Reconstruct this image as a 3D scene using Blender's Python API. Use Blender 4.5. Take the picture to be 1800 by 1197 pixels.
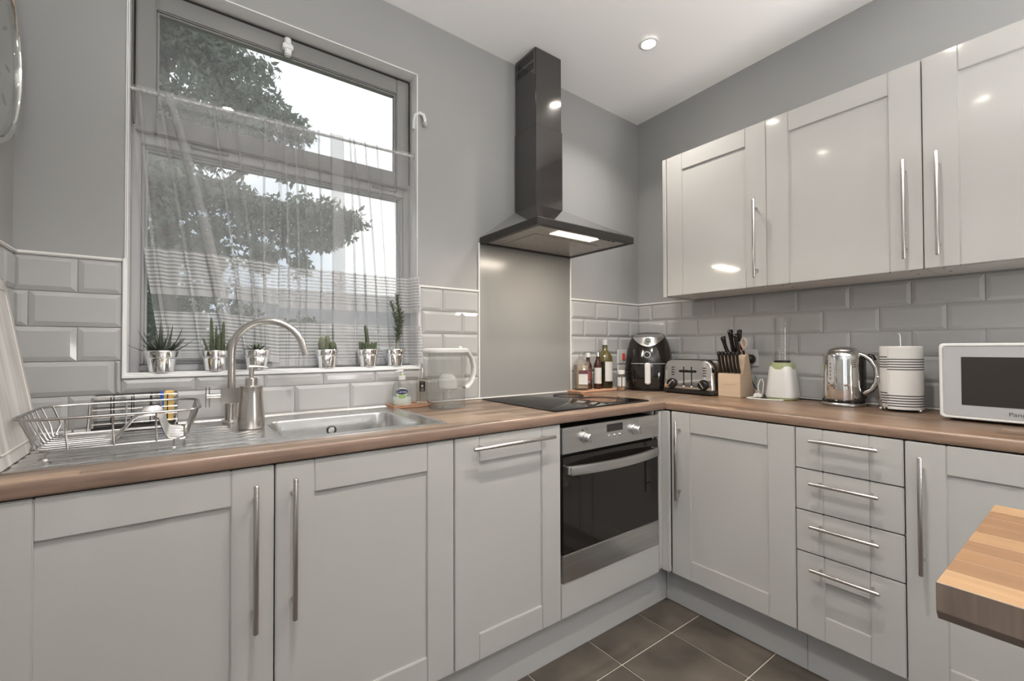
import bpy, bmesh, math, random
from mathutils import Vector, Matrix
random.seed(7)
PI = math.pi
scene = bpy.context.scene
COL = scene.collection
for o in list(bpy.data.objects): bpy.data.objects.remove(o)

# ---------------------------------------------------------------- camera
cd = bpy.data.cameras.new('camera'); cam = bpy.data.objects.new('camera', cd); COL.objects.link(cam)
F_PX, SX, SY = 779.71, -15.88, 2.40
cd.sensor_width = 36; cd.sensor_fit = 'HORIZONTAL'; cd.lens = 36*F_PX/1800
cd.shift_x = -SX/1800; cd.shift_y = SY/1800; cd.clip_start = .02; cd.clip_end = 200
_r = Vector((0.81018983, -0.58616191, -0.00257851)); _u = Vector((-0.00616542, -0.01292033, 0.99989752)); _f = Vector((0.58613516, 0.81009091, 0.01408186))
cam.matrix_world = Matrix(((_r.x, _u.x, -_f.x, -2.34613), (_r.y, _u.y, -_f.y, -1.77306), (_r.z, _u.z, -_f.z, 1.14414), (0, 0, 0, 1)))
scene.camera = cam

# ---------------------------------------------------------------- world, exposure
scene.view_settings.view_transform = 'Standard'; scene.view_settings.look = 'None'
scene.view_settings.gamma = 1; scene.view_settings.use_curve_mapping = False
scene.view_settings.exposure = 0.0
scene.cycles.transparent_max_bounces = 24
DOWNLIGHTS = [(-.56, -.49, 6.2), (-1.30, -.49, .5), (-2.12, -.49, 1.2), (-.56, -1.32, .4), (-1.30, -1.32, 9.5), (-2.12, -1.32, 11.5), (-.56, -2.15, .4), (-1.30, -2.15, .4), (-2.12, -2.15, .4)]   # x, y, watts
SPREAD = 120
HOOD_W = 4.8
FILL_GLOBES = [(-1.0, -2.95, 1.0, 'white globe floor lamp by the rear wall behind the viewer')]
GLOBE_R, GLOBE_E = .20, 12.5
REAR_DOORS = False
SKY = 1.7
FILL_UPLIGHTS = [(-2.45, -2.35, 52, 'added steel uplighter for fill light by the side doors, unseen behind the viewer'), (-.40, -2.45, 31, 'added steel uplighter for fill light by the worktop end, unseen behind the viewer')]
w = bpy.data.worlds.new('overcast_sky'); scene.world = w; w.use_nodes = True
nt = w.node_tree; nt.nodes.clear()
o_ = nt.nodes.new('ShaderNodeOutputWorld'); bg = nt.nodes.new('ShaderNodeBackground')
tc = nt.nodes.new('ShaderNodeTexCoord'); nz = nt.nodes.new('ShaderNodeTexNoise'); rp = nt.nodes.new('ShaderNodeValToRGB')
nz.inputs['Scale'].default_value = 2.2; nz.inputs['Detail'].default_value = 5
rp.color_ramp.elements[0].position = .38; rp.color_ramp.elements[0].color = (.46, .54, .62, 1)
rp.color_ramp.elements[1].position = .56; rp.color_ramp.elements[1].color = (1, 1, 1, 1)
nt.links.new(tc.outputs['Generated'], nz.inputs['Vector']); nt.links.new(nz.outputs['Fac'], rp.inputs['Fac'])
nt.links.new(rp.outputs['Color'], bg.inputs['Color']); bg.inputs['Strength'].default_value = SKY
nt.links.new(bg.outputs[0], o_.inputs[0])

# ---------------------------------------------------------------- materials
def S(r, g, b):
    f = lambda c: (c/255/12.92) if c/255 <= .04045 else ((c/255+.055)/1.055)**2.4
    return (f(r), f(g), f(b), 1)
M = {}
def mat(name, col, rough=.5, metal=0, noise=None, bump=None, coat=0, spec=.5, emit=None, estr=0, trans=0, ior=1.45, sheen=0):
    """principled; noise=(scale tuple, amount) colour variation, bump=(scale tuple, strength, dist)"""
    m = bpy.data.materials.new(name); m.use_nodes = True; n = m.node_tree; b = n.nodes['Principled BSDF']
    if len(col) == 3: col = (*col, 1)
    b.inputs['Base Color'].default_value = col; b.inputs['Roughness'].default_value = rough; b.inputs['Metallic'].default_value = metal
    b.inputs['Coat Weight'].default_value = coat; b.inputs['Coat Roughness'].default_value = .05
    b.inputs['Specular IOR Level'].default_value = spec; b.inputs['IOR'].default_value = ior
    b.inputs['Transmission Weight'].default_value = trans
    if emit: b.inputs['Emission Color'].default_value = emit; b.inputs['Emission Strength'].default_value = estr
    def mp(scale):
        t = n.nodes.new('ShaderNodeTexCoord'); p = n.nodes.new('ShaderNodeMapping'); p.inputs['Scale'].default_value = scale
        n.links.new(t.outputs['Object'], p.inputs['Vector']); q = n.nodes.new('ShaderNodeTexNoise'); q.inputs['Scale'].default_value = 1; q.inputs['Detail'].default_value = 6
        n.links.new(p.outputs['Vector'], q.inputs['Vector']); return q
    if noise:
        q = mp(noise[0]); r = n.nodes.new('ShaderNodeValToRGB'); a = noise[1]
        r.color_ramp.elements[0].position = .3; r.color_ramp.elements[1].position = .7
        r.color_ramp.elements[0].color = (*[c*(1-a) for c in col[:3]], 1); r.color_ramp.elements[1].color = (*[min(1, c*(1+a)) for c in col[:3]], 1)
        n.links.new(q.outputs['Fac'], r.inputs['Fac']); n.links.new(r.outputs['Color'], b.inputs['Base Color'])
    if bump:
        q = mp(bump[0]); u = n.nodes.new('ShaderNodeBump'); u.inputs['Strength'].default_value = bump[1]; u.inputs['Distance'].default_value = bump[2]
        n.links.new(q.outputs['Fac'], u.inputs['Height']); n.links.new(u.outputs['Normal'], b.inputs['Normal'])
    M[name] = m; return m
def glassmat(name, tint, refl=1.0, haze=0, hazecol=(.9, .93, .95, 1), rough=.02, ior=1.45):
    """thin-walled clear glass or plastic: transparent + fresnel gloss + a little milky scatter"""
    m = bpy.data.materials.new(name); m.use_nodes = True; n = m.node_tree; n.nodes.clear()
    o = n.nodes.new('ShaderNodeOutputMaterial'); t = n.nodes.new('ShaderNodeBsdfTransparent'); g = n.nodes.new('ShaderNodeBsdfGlossy')
    t.inputs['Color'].default_value = (*tint[:3], 1); g.inputs['Roughness'].default_value = rough
    lw = n.nodes.new('ShaderNodeLayerWeight'); lw.inputs['Blend'].default_value = .5
    fr = n.nodes.new('ShaderNodeMath'); fr.operation = 'POWER'; fr.inputs[1].default_value = 5; n.links.new(lw.outputs['Facing'], fr.inputs[0])
    ad = n.nodes.new('ShaderNodeMath'); ad.operation = 'MULTIPLY_ADD'; ad.inputs[1].default_value = .75; ad.inputs[2].default_value = .04; n.links.new(fr.outputs[0], ad.inputs[0])
    ml = n.nodes.new('ShaderNodeMath'); ml.operation = 'MULTIPLY'; ml.inputs[1].default_value = refl; ml.use_clamp = True
    mx = n.nodes.new('ShaderNodeMixShader'); n.links.new(ad.outputs[0], ml.inputs[0]); n.links.new(ml.outputs[0], mx.inputs[0])
    src = t.outputs[0]
    if haze:
        d = n.nodes.new('ShaderNodeBsdfDiffuse'); tr = n.nodes.new('ShaderNodeBsdfTranslucent'); d.inputs['Color'].default_value = hazecol; tr.inputs['Color'].default_value = hazecol
        a = n.nodes.new('ShaderNodeMixShader'); a.inputs[0].default_value = .5; n.links.new(d.outputs[0], a.inputs[1]); n.links.new(tr.outputs[0], a.inputs[2])
        h = n.nodes.new('ShaderNodeMixShader'); h.inputs[0].default_value = haze; n.links.new(src, h.inputs[1]); n.links.new(a.outputs[0], h.inputs[2]); src = h.outputs[0]
    n.links.new(src, mx.inputs[1]); n.links.new(g.outputs[0], mx.inputs[2]); n.links.new(mx.outputs[0], o.inputs[0])
    M[name] = m; return m
def wood(name, c1, c2, cgap, length, width, rough, along='X', grain=.35):
    """block-stave worktop print: staves of random tone with grain, in object space"""
    m = bpy.data.materials.new(name); m.use_nodes = True; n = m.node_tree; b = n.nodes['Principled BSDF']; b.inputs['Roughness'].default_value = rough
    t = n.nodes.new('ShaderNodeTexCoord'); mp = n.nodes.new('ShaderNodeMapping'); n.links.new(t.outputs['Object'], mp.inputs['Vector'])
    if along == 'Y': mp.inputs['Rotation'].default_value = (0, 0, PI/2)
    br = n.nodes.new('ShaderNodeTexBrick'); n.links.new(mp.outputs['Vector'], br.inputs['Vector'])
    br.inputs['Color1'].default_value = c1; br.inputs['Color2'].default_value = c2; br.inputs['Mortar'].default_value = cgap
    br.inputs['Scale'].default_value = 1; br.inputs['Mortar Size'].default_value = .0004; br.inputs['Brick Width'].default_value = length; br.inputs['Row Height'].default_value = width
    br.offset = .37; br.inputs['Bias'].default_value = 0
    p2 = n.nodes.new('ShaderNodeMapping'); p2.inputs['Scale'].default_value = (7, 95, 95) if along == 'X' else (95, 7, 95); n.links.new(t.outputs['Object'], p2.inputs['Vector'])
    nz = n.nodes.new('ShaderNodeTexNoise'); nz.inputs['Scale'].default_value = 1; nz.inputs['Detail'].default_value = 7; nz.inputs['Distortion'].default_value = .6; n.links.new(p2.outputs['Vector'], nz.inputs['Vector'])
    rr = n.nodes.new('ShaderNodeValToRGB'); rr.color_ramp.elements[0].position = .28; rr.color_ramp.elements[1].position = .72
    rr.color_ramp.elements[0].color = (1-grain, 1-grain, 1-grain, 1); rr.color_ramp.elements[1].color = (1, 1, 1, 1); n.links.new(nz.outputs['Fac'], rr.inputs['Fac'])
    mx = n.nodes.new('ShaderNodeMix'); mx.data_type = 'RGBA'; mx.blend_type = 'MULTIPLY'; mx.inputs[0].default_value = 1
    n.links.new(br.outputs['Color'], mx.inputs[6]); n.links.new(rr.outputs['Color'], mx.inputs[7]); n.links.new(mx.outputs[2], b.inputs['Base Color'])
    M[name] = m; return m

mat('wall_paint', (.308, .309, .307), .6, noise=((3, 3, 3), .025), bump=((60, 60, 60), .04, .002))
mat('ceiling_paint', (.90, .897, .89), .7)
mat('white_paint', (.76, .765, .77), .35)
mat('frame_white', (.38, .38, .388), .35, bump=((8, 8, 40), .03, .002))
mat('reveal_white', (.74, .735, .73), .5)
mat('cabinet', (.418, .410, .393), .1, spec=.5, coat=.3)
mat('cabinet_dull', (.62, .60, .58), .3)
mat('plinth', (.40, .40, .40), .3)
mat('tile', (.40, .40, .397), .07, noise=((2, 2, 2), .03))
mat('grout', (.40, .395, .385), .8)
mat('trim', (.72, .71, .69), .3)
mat('splash', (.265, .264, .258), .22)
mat('steel', (.60, .59, .58), .28, 1, noise=((3, 3, 90), .08))
mat('sink_steel', (.70, .695, .69), .24, 1, noise=((40, 3, 40), .06))
mat('chrome', (.78, .77, .76), .06, 1)
mat('rack_wire', (.40, .39, .38), .24, 1)
mat('handle_steel', (.58, .555, .53), .25, 1)
mat('pot_tin', (.80, .80, .80), .12, 1, noise=((20, 20, 20), .06))
mat('black_gloss', (.012, .010, .009), .12, spec=.5)
mat('hood_black', (.018, .014, .013), .12, spec=.8, coat=1)
mat('hood_rim', (.02, .017, .016), .35)
mat('hood_filter', (.42, .40, .37), .4, .6, noise=((40, 40, 40), .1))
mat('hob_glass', (.008, .008, .008), .05, spec=.5)
mat('oven_glass', (.012, .010, .009), .06, spec=.7)
mat('black_plastic', (.016, .014, .013), .3)
mat('dark_rubber', (.02, .018, .017), .6)
mat('white_plastic', (.62, .615, .60), .28)
mat('grey_plastic', (.46, .46, .46), .3)
mat('screen', (.03, .026, .025), .12)
mat('mw_window', (.030, .027, .025), .10)
mat('mw_front', (.37, .37, .372), .18)
mat('green_plastic', (.33, .37, .20), .3)
mat('red_rocker', (.55, .06, .05), .3, emit=(.8, .08, .05, 1), estr=.15)
mat('paper', (.62, .605, .585), .9, bump=((150, 150, 150), .15, .001))
mat('ink', (.03, .03, .035), .6)
mat('label_white', (.55, .54, .52), .5)
mat('label_navy', (.02, .03, .10), .4)
mat('label_red', (.45, .05, .04), .5)
mat('label_maroon', (.10, .035, .04), .5)
mat('label_black', (.012, .012, .012), .4)
mat('label_green', (.28, .42, .14), .5)
mat('beech', (.50, .38, .27), .45, noise=((6, 6, 60), .07))
mat('beech_side', (.42, .32, .23), .5, noise=((40, 6, 6), .1))
mat('board_wood', (.44, .425, .41), .6, noise=((30, 28, 3), .3))
mat('board_edge', (.50, .47, .44), .6)
mat('tray_wood', (.42, .24, .15), .5, noise=((10, 50, 50), .2))
mat('sponge_yellow', (.72, .50, .18), .9, bump=((300, 300, 300), .5, .002))
mat('scourer_blue', (.05, .14, .50), .9, bump=((300, 300, 300), .5, .002))
mat('scrub_white', (.66, .66, .66), .5)
mat('soil', (.035, .028, .022), .95, bump=((120, 120, 120), .8, .01))
mat('leaf_dark', (.066, .078, .060), .45, noise=((60, 60, 60), .25))
mat('leaf_mid', (.105, .125, .078), .45, noise=((50, 50, 50), .25))
mat('cactus', (.070, .088, .050), .55, noise=((60, 60, 25), .4))
mat('cactus_pale', (.14, .155, .105), .6, noise=((90, 90, 30), .35))
mat('spine', (.55, .52, .42), .6)
mat('stem_brown', (.24, .22, .15), .7)
mat('slate', (.064, .053, .043), .5, noise=((4.5, 4.5, 4.5), .5), bump=((9, 9, 9), .25, .006))
mat('floor_grout', (.42, .37, .32), .85)
mat('screw', (.35, .34, .33), .4, .8)
mat('bark', (.14, .12, .10), .9, bump=((30, 30, 6), .8, .03))
mat('grass', (.11, .16, .055), .9, noise=((3, 3, 3), .35))
mat('brick_far', (.30, .255, .22), .9, noise=((8, 8, 20), .15))
mat('roof_far', (.20, .196, .198), .8, noise=((4, 4, 4), .15))
mat('fence_wood', (.26, .235, .20), .8, noise=((20, 20, 3), .2))
mat('dark_gap', (.02, .018, .016), .8)
mat('gauge', (.42, .42, .42), .3)
mat('clock_face', (.50, .49, .475), .35)
mat('clock_ink', (.22, .21, .20), .5)
mat('orange_grip', (.45, .20, .10), .45)
mat('grey_grip', (.42, .40, .38), .5)
mat('liquid_oil', (.36, .29, .21), .1)
mat('sauce_dark', (.05, .018, .014), .1)
mat('olive_glass', (.020, .018, .008), .05, spec=.7)
mat('olive_upper', (.085, .07, .025), .05, spec=.7)
mat('soap_gel', (.70, .73, .68), .15)
mat('lamp_glow', (1, 1, 1), .4, emit=(1, .90, .78, 1), estr=50)
mat('fill_globe_glow', (.8, .8, .8), .6, emit=(1, .98, .955, 1), estr=GLOBE_E)
mat('hood_glow', (1, 1, 1), .4, emit=(1, .86, .68, 1), estr=1.7)
wood('worktop_wood', S(160, 137, 117), S(112, 94, 80), S(88, 73, 63), .34, .043, .30, 'X', .42)
wood('worktop_wood_side', S(144, 117, 95), S(98, 79, 64), S(76, 61, 52), .34, .043, .30, 'Y', .42)
mat('worktop_edge', S(128, 106, 93), .42, noise=((6, 60, 90), .22))
mat('worktop_edge_side', S(134, 111, 95), .42, noise=((60, 6, 90), .22))
mat('slab_edge', S(112, 98, 88), .5, noise=((60, 120, 8), .2))
for i, c in enumerate(((142, 111, 80), (131, 99, 70), (150, 120, 88), (124, 94, 67), (138, 105, 75))):
    mat('oak_%d' % i, S(*c), .38, noise=((70, 5, 60), .13))
mat('bounce_paving', (.60, .59, .57), .8, noise=((4, 4, 4), .12))
glassmat('clear_pane', (.97, .98, .98), .8)
glassmat('window_glass', (.97, .98, .98), .9, haze=.05, hazecol=(.80, .84, .86, 1))
glassmat('clear_glass', (.93, .94, .93), 1.3, haze=.05)
glassmat('jug_plastic', (.93, .935, .93), 1.2, haze=.09, hazecol=(.85, .85, .84, 1))
glassmat('water', (.95, .96, .96), 1.0, haze=.02, ior=1.33)
glassmat('bottle_clear', (.86, .84, .80), 1.3, haze=.08)
glassmat('soap_bottle', (.90, .91, .90), 1.2, haze=.16, hazecol=(.85, .86, .84, 1))

# sheer striped curtain
m = bpy.data.materials.new('sheer_curtain'); m.use_nodes = True; n = m.node_tree; n.nodes.clear(); M['sheer_curtain'] = m
uv = n.nodes.new('ShaderNodeUVMap'); sp = n.nodes.new('ShaderNodeSeparateXYZ'); n.links.new(uv.outputs[0], sp.inputs[0])
def mth(op, a, b=None, clamp=False):
    x = n.nodes.new('ShaderNodeMath'); x.operation = op; x.use_clamp = clamp
    for i, v in enumerate((a, b)):
        if v is None: continue
        if isinstance(v, (int, float)): x.inputs[i].default_value = v
        else: n.links.new(v, x.inputs[i])
    return x.outputs[0]
V = sp.outputs['Y']                      # distance along the cloth, stored as its hanging height
def between(lo, hi): return mth('MULTIPLY', mth('GREATER_THAN', V, lo), mth('LESS_THAN', V, hi))
fracA = mth('FRACT', mth('DIVIDE', V, .0128)); lines = mth('GREATER_THAN', fracA, .46)
stA = mth('MULTIPLY', lines, between(1.318, 1.452)); stB = mth('MULTIPLY', lines, between(1.09, 1.238))
fill = mth('MULTIPLY', mth('ADD', between(1.318, 1.452), between(1.09, 1.238)), .16)
band = between(1.296, 1.318); hem = between(1.0, 1.092)
al = mth('ADD', mth('ADD', mth('MULTIPLY', mth('ADD', stA, stB), .46), mth('MULTIPLY', mth('ADD', band, hem), .46)), mth('ADD', fill, .27), True)
tb = n.nodes.new('ShaderNodeBsdfTransparent'); db = n.nodes.new('ShaderNodeBsdfDiffuse'); lb = n.nodes.new('ShaderNodeBsdfTranslucent')
db.inputs['Color'].default_value = lb.inputs['Color'].default_value = (.60, .60, .61, 1)
a1 = n.nodes.new('ShaderNodeMixShader'); a1.inputs[0].default_value = .2; n.links.new(db.outputs[0], a1.inputs[1]); n.links.new(lb.outputs[0], a1.inputs[2])
a2 = n.nodes.new('ShaderNodeMixShader'); n.links.new(al, a2.inputs[0]); n.links.new(tb.outputs[0], a2.inputs[1]); n.links.new(a1.outputs[0], a2.inputs[2])
oo = n.nodes.new('ShaderNodeOutputMaterial'); n.links.new(a2.outputs[0], oo.inputs[0])
# leaf of the trees: diffuse + translucent
def leafmat(name, col, tr):
    m = bpy.data.materials.new(name); m.use_nodes = True; n = m.node_tree; n.nodes.clear(); M[name] = m
    d = n.nodes.new('ShaderNodeBsdfDiffuse'); t = n.nodes.new('ShaderNodeBsdfTranslucent'); x = n.nodes.new('ShaderNodeMixShader'); x.inputs[0].default_value = tr
    g = n.nodes.new('ShaderNodeTexCoord'); q = n.nodes.new('ShaderNodeTexNoise'); q.inputs['Scale'].default_value = 3; r = n.nodes.new('ShaderNodeValToRGB')
    r.color_ramp.elements[0].position = .35; r.color_ramp.elements[1].position = .68
    r.color_ramp.elements[0].color = (*[c*.75 for c in col], 1); r.color_ramp.elements[1].color = (*[c*1.3 for c in col], 1)
    n.links.new(g.outputs['Object'], q.inputs['Vector']); n.links.new(q.outputs['Fac'], r.inputs['Fac'])
    n.links.new(r.outputs['Color'], d.inputs['Color']); n.links.new(r.outputs['Color'], t.inputs['Color'])
    o = n.nodes.new('ShaderNodeOutputMaterial'); n.links.new(d.outputs[0], x.inputs[1]); n.links.new(t.outputs[0], x.inputs[2]); n.links.new(x.outputs[0], o.inputs[0])
leafmat('tree_leaf', (.185, .205, .165), .4); leafmat('hedge_leaf', (.075, .105, .06), .3)

# ---------------------------------------------------------------- mesh helpers
class MB:
    def __init__(s): s.bm = bmesh.new()
    def _add(s, verts, faces):
        vs = [s.bm.verts.new(v) for v in verts]
        for f in faces:
            try: s.bm.faces.new([vs[i] for i in f])
            except ValueError: pass
        return vs
    def box(s, x0, x1, y0, y1, z0, z1, bev=0, seg=2):
        x0, x1 = min(x0, x1), max(x0, x1); y0, y1 = min(y0, y1), max(y0, y1); z0, z1 = min(z0, z1), max(z0, z1)
        v = [(x0, y0, z0), (x1, y0, z0), (x1, y1, z0), (x0, y1, z0), (x0, y0, z1), (x1, y0, z1), (x1, y1, z1), (x0, y1, z1)]
        vs = s._add(v, [(3, 2, 1, 0), (4, 5, 6, 7), (0, 1, 5, 4), (1, 2, 6, 5), (2, 3, 7, 6), (3, 0, 4, 7)])
        if bev:
            ed = list({e for q in vs for e in q.link_edges})
            bmesh.ops.bevel(s.bm, geom=ed, offset=bev, segments=seg, affect='EDGES', clamp_overlap=True)
        return s
    def loft(s, loops, cap0=True, cap1=True, closed=True):
        rows = [[s.bm.verts.new(p) for p in L] for L in loops]; k = len(rows[0])
        for a, b in zip(rows, rows[1:]):
            for i in range(k if closed else k-1):
                j = (i+1) % k
                try: s.bm.faces.new((a[i], a[j], b[j], b[i]))
                except ValueError: pass
        if cap0 and closed: s.bm.faces.new(rows[0][::-1])
        if cap1 and closed: s.bm.faces.new(rows[-1])
        return s
    def lathe(s, prof, c=(0, 0), n=28, cap0=True, cap1=True):
        return s.loft([[(c[0]+max(r, 1e-4)*math.cos(2*PI*i/n), c[1]+max(r, 1e-4)*math.sin(2*PI*i/n), z) for i in range(n)] for r, z in prof], cap0, cap1)
    def tube(s, pts, r, n=8, closed=False):
        P = [Vector(p) for p in pts]; N = len(P); R = r if isinstance(r, (list, tuple)) else [r]*N
        loops = []; up = None
        for i in range(N):
            if closed: d = P[(i+1) % N]-P[i-1]
            else: d = P[min(i+1, N-1)]-P[max(i-1, 0)]
            d.normalize()
            if up is None: up = Vector((0, 0, 1)) if abs(d.z) < .9 else Vector((1, 0, 0))
            a = d.cross(up); a.normalize(); b = a.cross(d); b.normalize(); up = b
            loops.append([P[i]+R[i]*(a*math.cos(2*PI*k/n)+b*math.sin(2*PI*k/n)) for k in range(n)])
        if closed: loops.append(loops[0])
        return s.loft(loops, not closed, not closed)
    def cyl(s, p0, p1, r0, r1=None, n=18): return s.tube([p0, p1], [r0, r0 if r1 is None else r1], n)
    def sphere(s, c, r, sc=(1, 1, 1), u=14, v=9):
        loops = [[(c[0]+sc[0]*r*math.sin(t)*math.cos(2*PI*i/u), c[1]+sc[1]*r*math.sin(t)*math.sin(2*PI*i/u), c[2]-sc[2]*r*math.cos(t)) for i in range(u)]
                 for t in [max(.02, min(PI-.02, PI*j/v)) for j in range(v+1)]]
        return s.loft(loops)
    def prism(s, poly, axis, a0, a1):
        def P(u, v, a): return {'x': (a, u, v), 'y': (u, a, v), 'z': (u, v, a)}[axis]
        return s.loft([[P(u, v, a0) for u, v in poly], [P(u, v, a1) for u, v in poly]])
    def quad(s, *v): s._add(v, [tuple(range(len(v)))]); return s
    def mesh(s, name, angle=35, recalc=True):
        if recalc: bmesh.ops.recalc_face_normals(s.bm, faces=s.bm.faces)
        me = bpy.data.meshes.new(name); s.bm.to_mesh(me); s.bm.free()
        for p in me.polygons: p.use_smooth = True
        me.set_sharp_from_angle(angle=math.radians(angle)); return me
    def part(s, name, m, parent=None, angle=35, label=None):
        return put(name, s.mesh(name, angle), m, parent, label)
def put(name, me, m, parent=None, label=None, loc=None, rot=None):
    if m and not me.materials: me.materials.append(M[m])
    o = bpy.data.objects.new(name, me); COL.objects.link(o)
    if parent: o.parent = parent
    if label: o['label'] = label
    if loc: o.location = loc
    if rot: o.rotation_euler = rot
    return o
def thing(name, label, cat, loc=(0, 0, 0), rz=0, group=None):
    o = bpy.data.objects.new(name, None); COL.objects.link(o); o.location = loc; o.rotation_euler = (0, 0, rz); o.empty_display_size = .05
    o['label'] = label; o['category'] = cat
    if group: o['group'] = group
    return o
def tag(o, label, cat, group=None):
    o['label'] = label; o['category'] = cat
    if group: o['group'] = group
    return o
def struct(o, label=None, cat=None):
    o['kind'] = 'structure'
    if label: o['label'] = label
    if cat: o['category'] = cat
    return o
def rrect(x0, x1, y0, y1, r, n=6):
    out = []
    for cx, cy, a0 in ((x1-r, y1-r, 0), (x0+r, y1-r, PI/2), (x0+r, y0+r, PI), (x1-r, y0+r, 1.5*PI)):
        for i in range(n+1):
            a = a0+PI/2*i/n; out.append((cx+r*math.cos(a), cy+r*math.sin(a)))
    return out
def text(body, size, m, parent, mw, ext=.0003, name='lettering', align='CENTER'):
    c = bpy.data.curves.new('t', 'FONT'); c.body = body; c.size = size; c.extrude = ext; c.align_x = align; c.align_y = 'CENTER'
    t = bpy.data.objects.new('t', c); COL.objects.link(t); bpy.context.view_layer.update()
    me = bpy.data.meshes.new_from_object(t.evaluated_get(bpy.context.evaluated_depsgraph_get())); bpy.data.objects.remove(t)
    me.materials.clear(); me.name = name; o = put(name, me, m, parent); o.matrix_local = mw; return o
def face_neg_y(x, y, z, sx=1): return Matrix.Translation((x, y, z)) @ Matrix.Rotation(PI/2, 4, 'X') @ Matrix.Diagonal((sx, 1, 1, 1))

ZT, ZB, ZW = .904, .155, .868        # worktop top, door bottom, worktop underside
RZ = -PI/2                           # local -Y (front) -> world -X : the run along the right wall
XL = -2.725                          # left wall
def zc(x, y): return 2.563+.02*abs(x)+.033*abs(y)

# ================================================================ SETTING
WX0, WX1, WZ0, WZ1 = -2.487, -1.520, 1.066, 2.339   # window opening
YR = -3.4
b = MB(); b.box(-3.0, WX0, 0, .24, -.05, 2.75); b.box(WX1, .25, 0, .24, -.05, 2.75); b.box(WX0, WX1, 0, .24, -.05, WZ0); b.box(WX0, WX1, 0, .24, WZ1, 2.75)
wall_back = struct(b.part('wall_back', 'wall_paint'), 'grey painted wall around the window and extractor hood', 'wall')
wall_right = struct(MB().box(0, .25, YR-.2, 0, -.05, 2.75).part('wall_right', 'wall_paint'), 'grey painted wall behind the upper cabinets', 'wall')
GX0, GX1, GZ = -2.35, -.55, 2.12                      # rear opening for added fill-daylight doors, closed when they are off
LY0, LY1, LZ = -3.35, -1.90, 2.10                     # opening added in the left wall to let in fill daylight
b = MB(); b.box(XL-.25, XL, LY1, 0, -.05, 2.75); b.box(XL-.25, XL, YR-.2, LY0, -.05, 2.75); b.box(XL-.25, XL, LY0, LY1, LZ, 2.75)
wall_left = struct(b.part('wall_left', 'wall_paint'), 'grey painted wall carrying the clock', 'wall')
if not REAR_DOORS: GX0 = GX1-.001
b = MB(); b.box(XL, GX0, YR-.2, YR, -.05, 2.75); b.box(GX1, 0, YR-.2, YR, -.05, 2.75); b.box(GX0, GX1, YR-.2, YR, GZ, 2.75)
struct(b.part('wall_rear', 'wall_paint'), 'grey painted wall behind the viewer', 'wall')
def fill_glazed_door(name, label, loc, rz, wd, ht, leaves):  # unseen doors added so daylight can fill the room from behind
    t = thing(name, label, 'door', loc, rz); t['kind'] = 'structure'
    b = MB(); b.box(-wd/2, -wd/2+.05, 0, .09, 0, ht, .003, 1); b.box(wd/2-.05, wd/2, 0, .09, 0, ht, .003, 1); b.box(-wd/2+.05, wd/2-.05, 0, .09, ht-.05, ht, .003, 1); b.part('door_frame', 'white_paint', t)
    lw = (wd-.1)/leaves
    for k in range(leaves):
        x0 = -wd/2+.05+k*lw+.002; x1 = x0+lw-.004; b = MB()
        b.box(x0, x0+.075, .02, .07, .01, ht-.053, .003, 1); b.box(x1-.075, x1, .02, .07, .01, ht-.053, .003, 1); b.box(x0+.075, x1-.075, .02, .07, ht-.128, ht-.053, .003, 1); b.box(x0+.075, x1-.075, .02, .07, .01, .14, .003, 1)
        d = b.part('door_leaf', 'white_paint', t); MB().box(x0+.075, x1-.075, .042, .048, .14, ht-.128).part('pane', 'clear_pane', d)
    L = bpy.data.lights.new('daylight_portal', 'AREA'); L.shape = 'RECTANGLE'; L.size = wd; L.size_y = ht; L.cycles.is_portal = True
    lo = bpy.data.objects.new('daylight_portal', L); COL.objects.link(lo); lo.parent = t; lo.location = (0, .12, ht/2); lo.rotation_euler = (-PI/2, 0, 0)
if REAR_DOORS: fill_glazed_door('fill_door_1', 'added white glazed garden doors for fill daylight behind the viewer', ((GX0+GX1)/2, YR-.06, 0), PI, GX1-GX0, GZ, 2)
fill_glazed_door('fill_door_2', 'added white glazed side doors for fill daylight, unseen behind the viewer', (XL-.06, (LY0+LY1)/2, 0), PI/2, LY1-LY0, LZ, 2)
struct(MB().box(-9, 7, YR-9, YR-.2, -.15, -.06).part('bounce_paving', 'bounce_paving'), 'pale paved terrace outside the garden doors', 'bounce_paving')  # pale ground added out of view to bounce daylight
struct(MB().box(-9, XL-.25, YR-.2, -1.0, -.15, -.061).part('side_bounce_paving', 'bounce_paving'), 'added pale ground slab outside the side doors for bounced daylight', 'bounce_paving')  # likewise added, reflects daylight in through the side doors
b = MB(); cs = [(.0, .0), (XL, 0), (XL, YR), (0, YR)]
b.loft([[(x, y, zc(x, y)) for x, y in cs], [(x, y, zc(x, y)+.1) for x, y in cs]])
struct(b.part('ceiling', 'ceiling_paint'), 'plain white ceiling', 'ceiling')
floor = struct(MB().box(XL, 0, YR, 0, -.05, -.004).part('floor', 'floor_grout'), 'floor of dark slate tiles with pale grout', 'floor')
ft = MB().box(-.150, .150, -.1475, .1475, -.012, 0, .0015, 1).mesh('floor_tile')
for i in range(8):
    for j in range(9):
        o = put('floor_tile', ft if (i+j) % 1 == 0 else ft, 'slate', floor, loc=(-.592-.305*i, -.5605-.30*j, random.uniform(-.0006, .0004)))
        o.rotation_euler = (0, 0, 0)

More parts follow.
